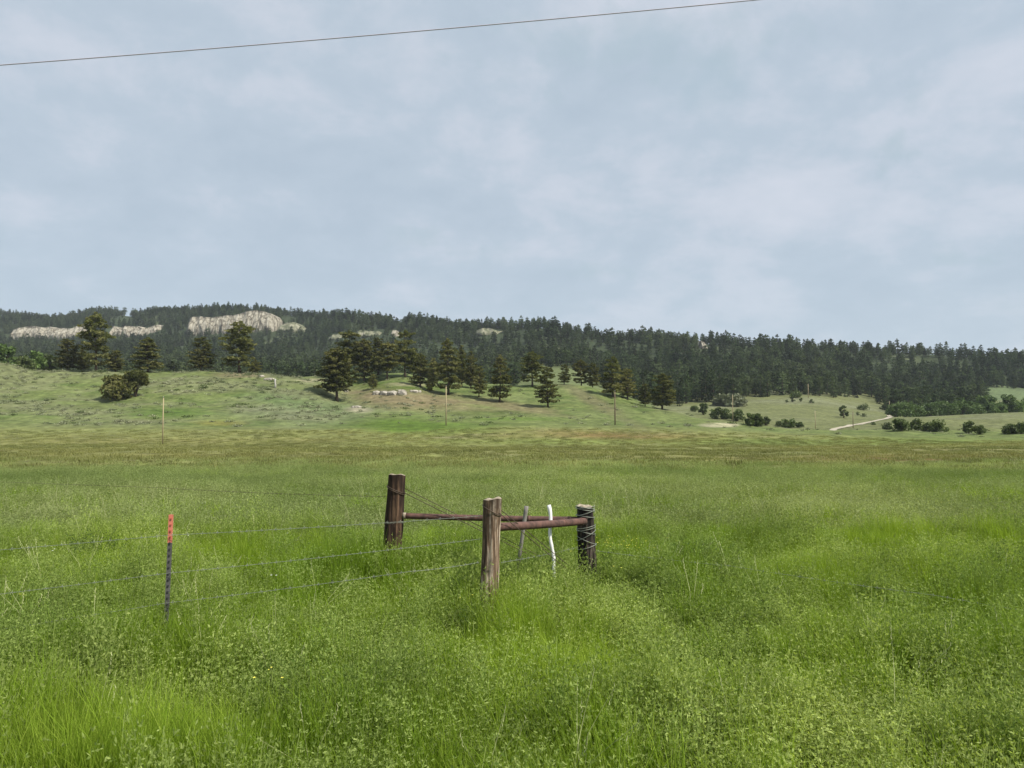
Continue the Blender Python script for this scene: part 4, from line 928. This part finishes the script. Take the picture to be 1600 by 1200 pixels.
scatter('hay_meadow', TUFT, mk(x, y, s, s), s, rng.uniform(0, 6.28, len(x)), rng.integers(0, 3, len(x)), tilt=.1, label='short brownish hay grass on the middle meadow', cat='grass', SZ=s*.8)
# sage and small clumps on the slopes
def clumpm(seed, mat, n=70, qs=.16):
    g = np.random.default_rng(seed); c = g.normal(size=(n, 3))*np.array([.5, .5, .22]); c[:, 2] = np.abs(c[:, 2])+.05
    V, Fq = quads(c, qs, g, 0, .6); return rawmesh('clump', V, Fq, M[mat])
n = 9000; x, y = sites(178, 300, 2.4, 0, .72); px = 800+F*x/y
dens = fbm(x/18, y/9, 40, 4); k = (rng.random(len(x)) < np.clip((dens-.38)*3, 0.05, 1)*np.interp(px, [0, 450, 560, 700, 1100, 1600], [.9, 1, .45, .16, .12, .05]))
x, y = x[k], y[k]; s = rng.uniform(.5, 1.3, len(x))
scatter('sagebrush', [clumpm(600+i, 'sage') for i in range(3)]+[clumpm(610, 'leafdark')], mk(x, y, s, s), s, rng.uniform(0, 6.28, len(x)), np.where(rng.random(len(x)) < .86, rng.integers(0, 3, len(x)), 3), label='low grey green sagebrush dotted over the hillside', cat='sagebrush', SZ=s)
# straw stalks and seed heads
def stalk_mesh(seed):
    g = np.random.default_rng(seed); mb = MB()
    for k in range(3):
        a = g.uniform(0, 6.28); h = g.uniform(.45, .8); l = g.uniform(.1, .35); mb.tube([(0, 0, 0), (cos(a)*l*.3, sin(a)*l*.3, h*.6), (cos(a)*l, sin(a)*l, h)], [.0022, .0018, .001], 3, False)
        for j in range(5):
            q = np.array([cos(a)*l, sin(a)*l, h])*(1-.04*j); mb.tube([q, q+(g.uniform(-.012, .012), g.uniform(-.012, .012), .025)], [.003, .001], 3, False)
    return mb.mesh('stalk', M['straw'], False)
x, y = sites(2, 18, .62); k = rng.random(len(x)) < np.clip(.3+(fbm(x/2, y/2, 130, 2)-.5)*3, 0, 1); x, y = x[k], y[k]; s = rng.uniform(.6, 1.0, len(x))
scatter('dry_stalks', [stalk_mesh(i) for i in range(7)], mk(x, y, s, s), s, rng.uniform(0, 6.28, len(x)), rng.integers(0, 7, len(x)), label='thin straw coloured dead stalks poking out of the weeds', cat='dry stalks', SZ=s, tilt=.2)

# dark leafy bushes standing out of the weeds
BUSHP = [(1100, 905, 60, 'wide dark green weed clump in the right middle of the meadow'), (935, 915, 36, 'dark weed clump at the foot of the blackened post'), (300, 985, 24, 'dark weed clump right of the steel post foot'),
         (690, 905, 40, 'dark weed clump left of the middle timber post foot'), (850, 895, 24, 'dark weed clump by the white stake foot'), (1570, 905, 50, 'grey green tangled weed clump at the right edge of the meadow'), (150, 880, 44, 'dull olive weed clump up left of the steel post'), (740, 1010, 20, 'small dark weed clump in the grass below the middle post')]
M['weeddark'] = leafmat('dark_weed_leaves', (0.065, 0.115, 0.028), (0.105, 0.160, 0.045), (0.210, 0.280, 0.100), 0.3, 1.2, .7, .08)
for i, (px, py, w_, lb) in enumerate(BUSHP):
    q = hit(px, py+14, 2); W = w_*q[1]/F*2
    me = weed_patch(700+i, 60, .5, .3, .62, .034, 16, 'weeddark'); o = link('weed_clump', me, None, q); o.scale = (W, W*.7, .8 if py > 960 else .95); tag(o, lb, 'weed clump', 'darker weed clumps in the meadow')
def flower_mesh(seed, mat, h):
    g = np.random.default_rng(seed); mb = MB()
    for k in range(2):
        c = np.array([g.uniform(-.08, .08), g.uniform(-.08, .08), h+g.uniform(-.06, .06)])
        for j in range(5):
            a = j*1.257; d = np.array([cos(a), sin(a), .35])*.011; e = np.array([-sin(a), cos(a), 0])*.005; mb.add([c, c+d*.6+e, c+d, c+d*.6-e], [(0, 1, 2, 3)])
    return mb.mesh('flower', mat, False)
yel = simplemat('yellow_petals', (.75, .68, .10), .6); whi = simplemat('white_petals', (.75, .77, .70), .6)
q = hit(985, 905, 2); n = 26; x = q[0]+rng.normal(0, .28, n); y = q[1]+rng.normal(0, .3, n)
x2, y2 = sites(3.5, 18, 2.4); x = np.r_[x, x2]; y = np.r_[y, y2]; o1 = np.ones(len(x))
scatter('wild_flowers', [flower_mesh(1, yel, .47), flower_mesh(2, whi, .45)], mk(x, y, o1, o1), o1*1.0, rng.uniform(0, 6.28, len(x)), np.r_[np.zeros(n, int), (rng.random(len(x2)) < .35).astype(int)], label='tiny yellow and white wild flowers sprinkled in the weeds', cat='wild flowers')
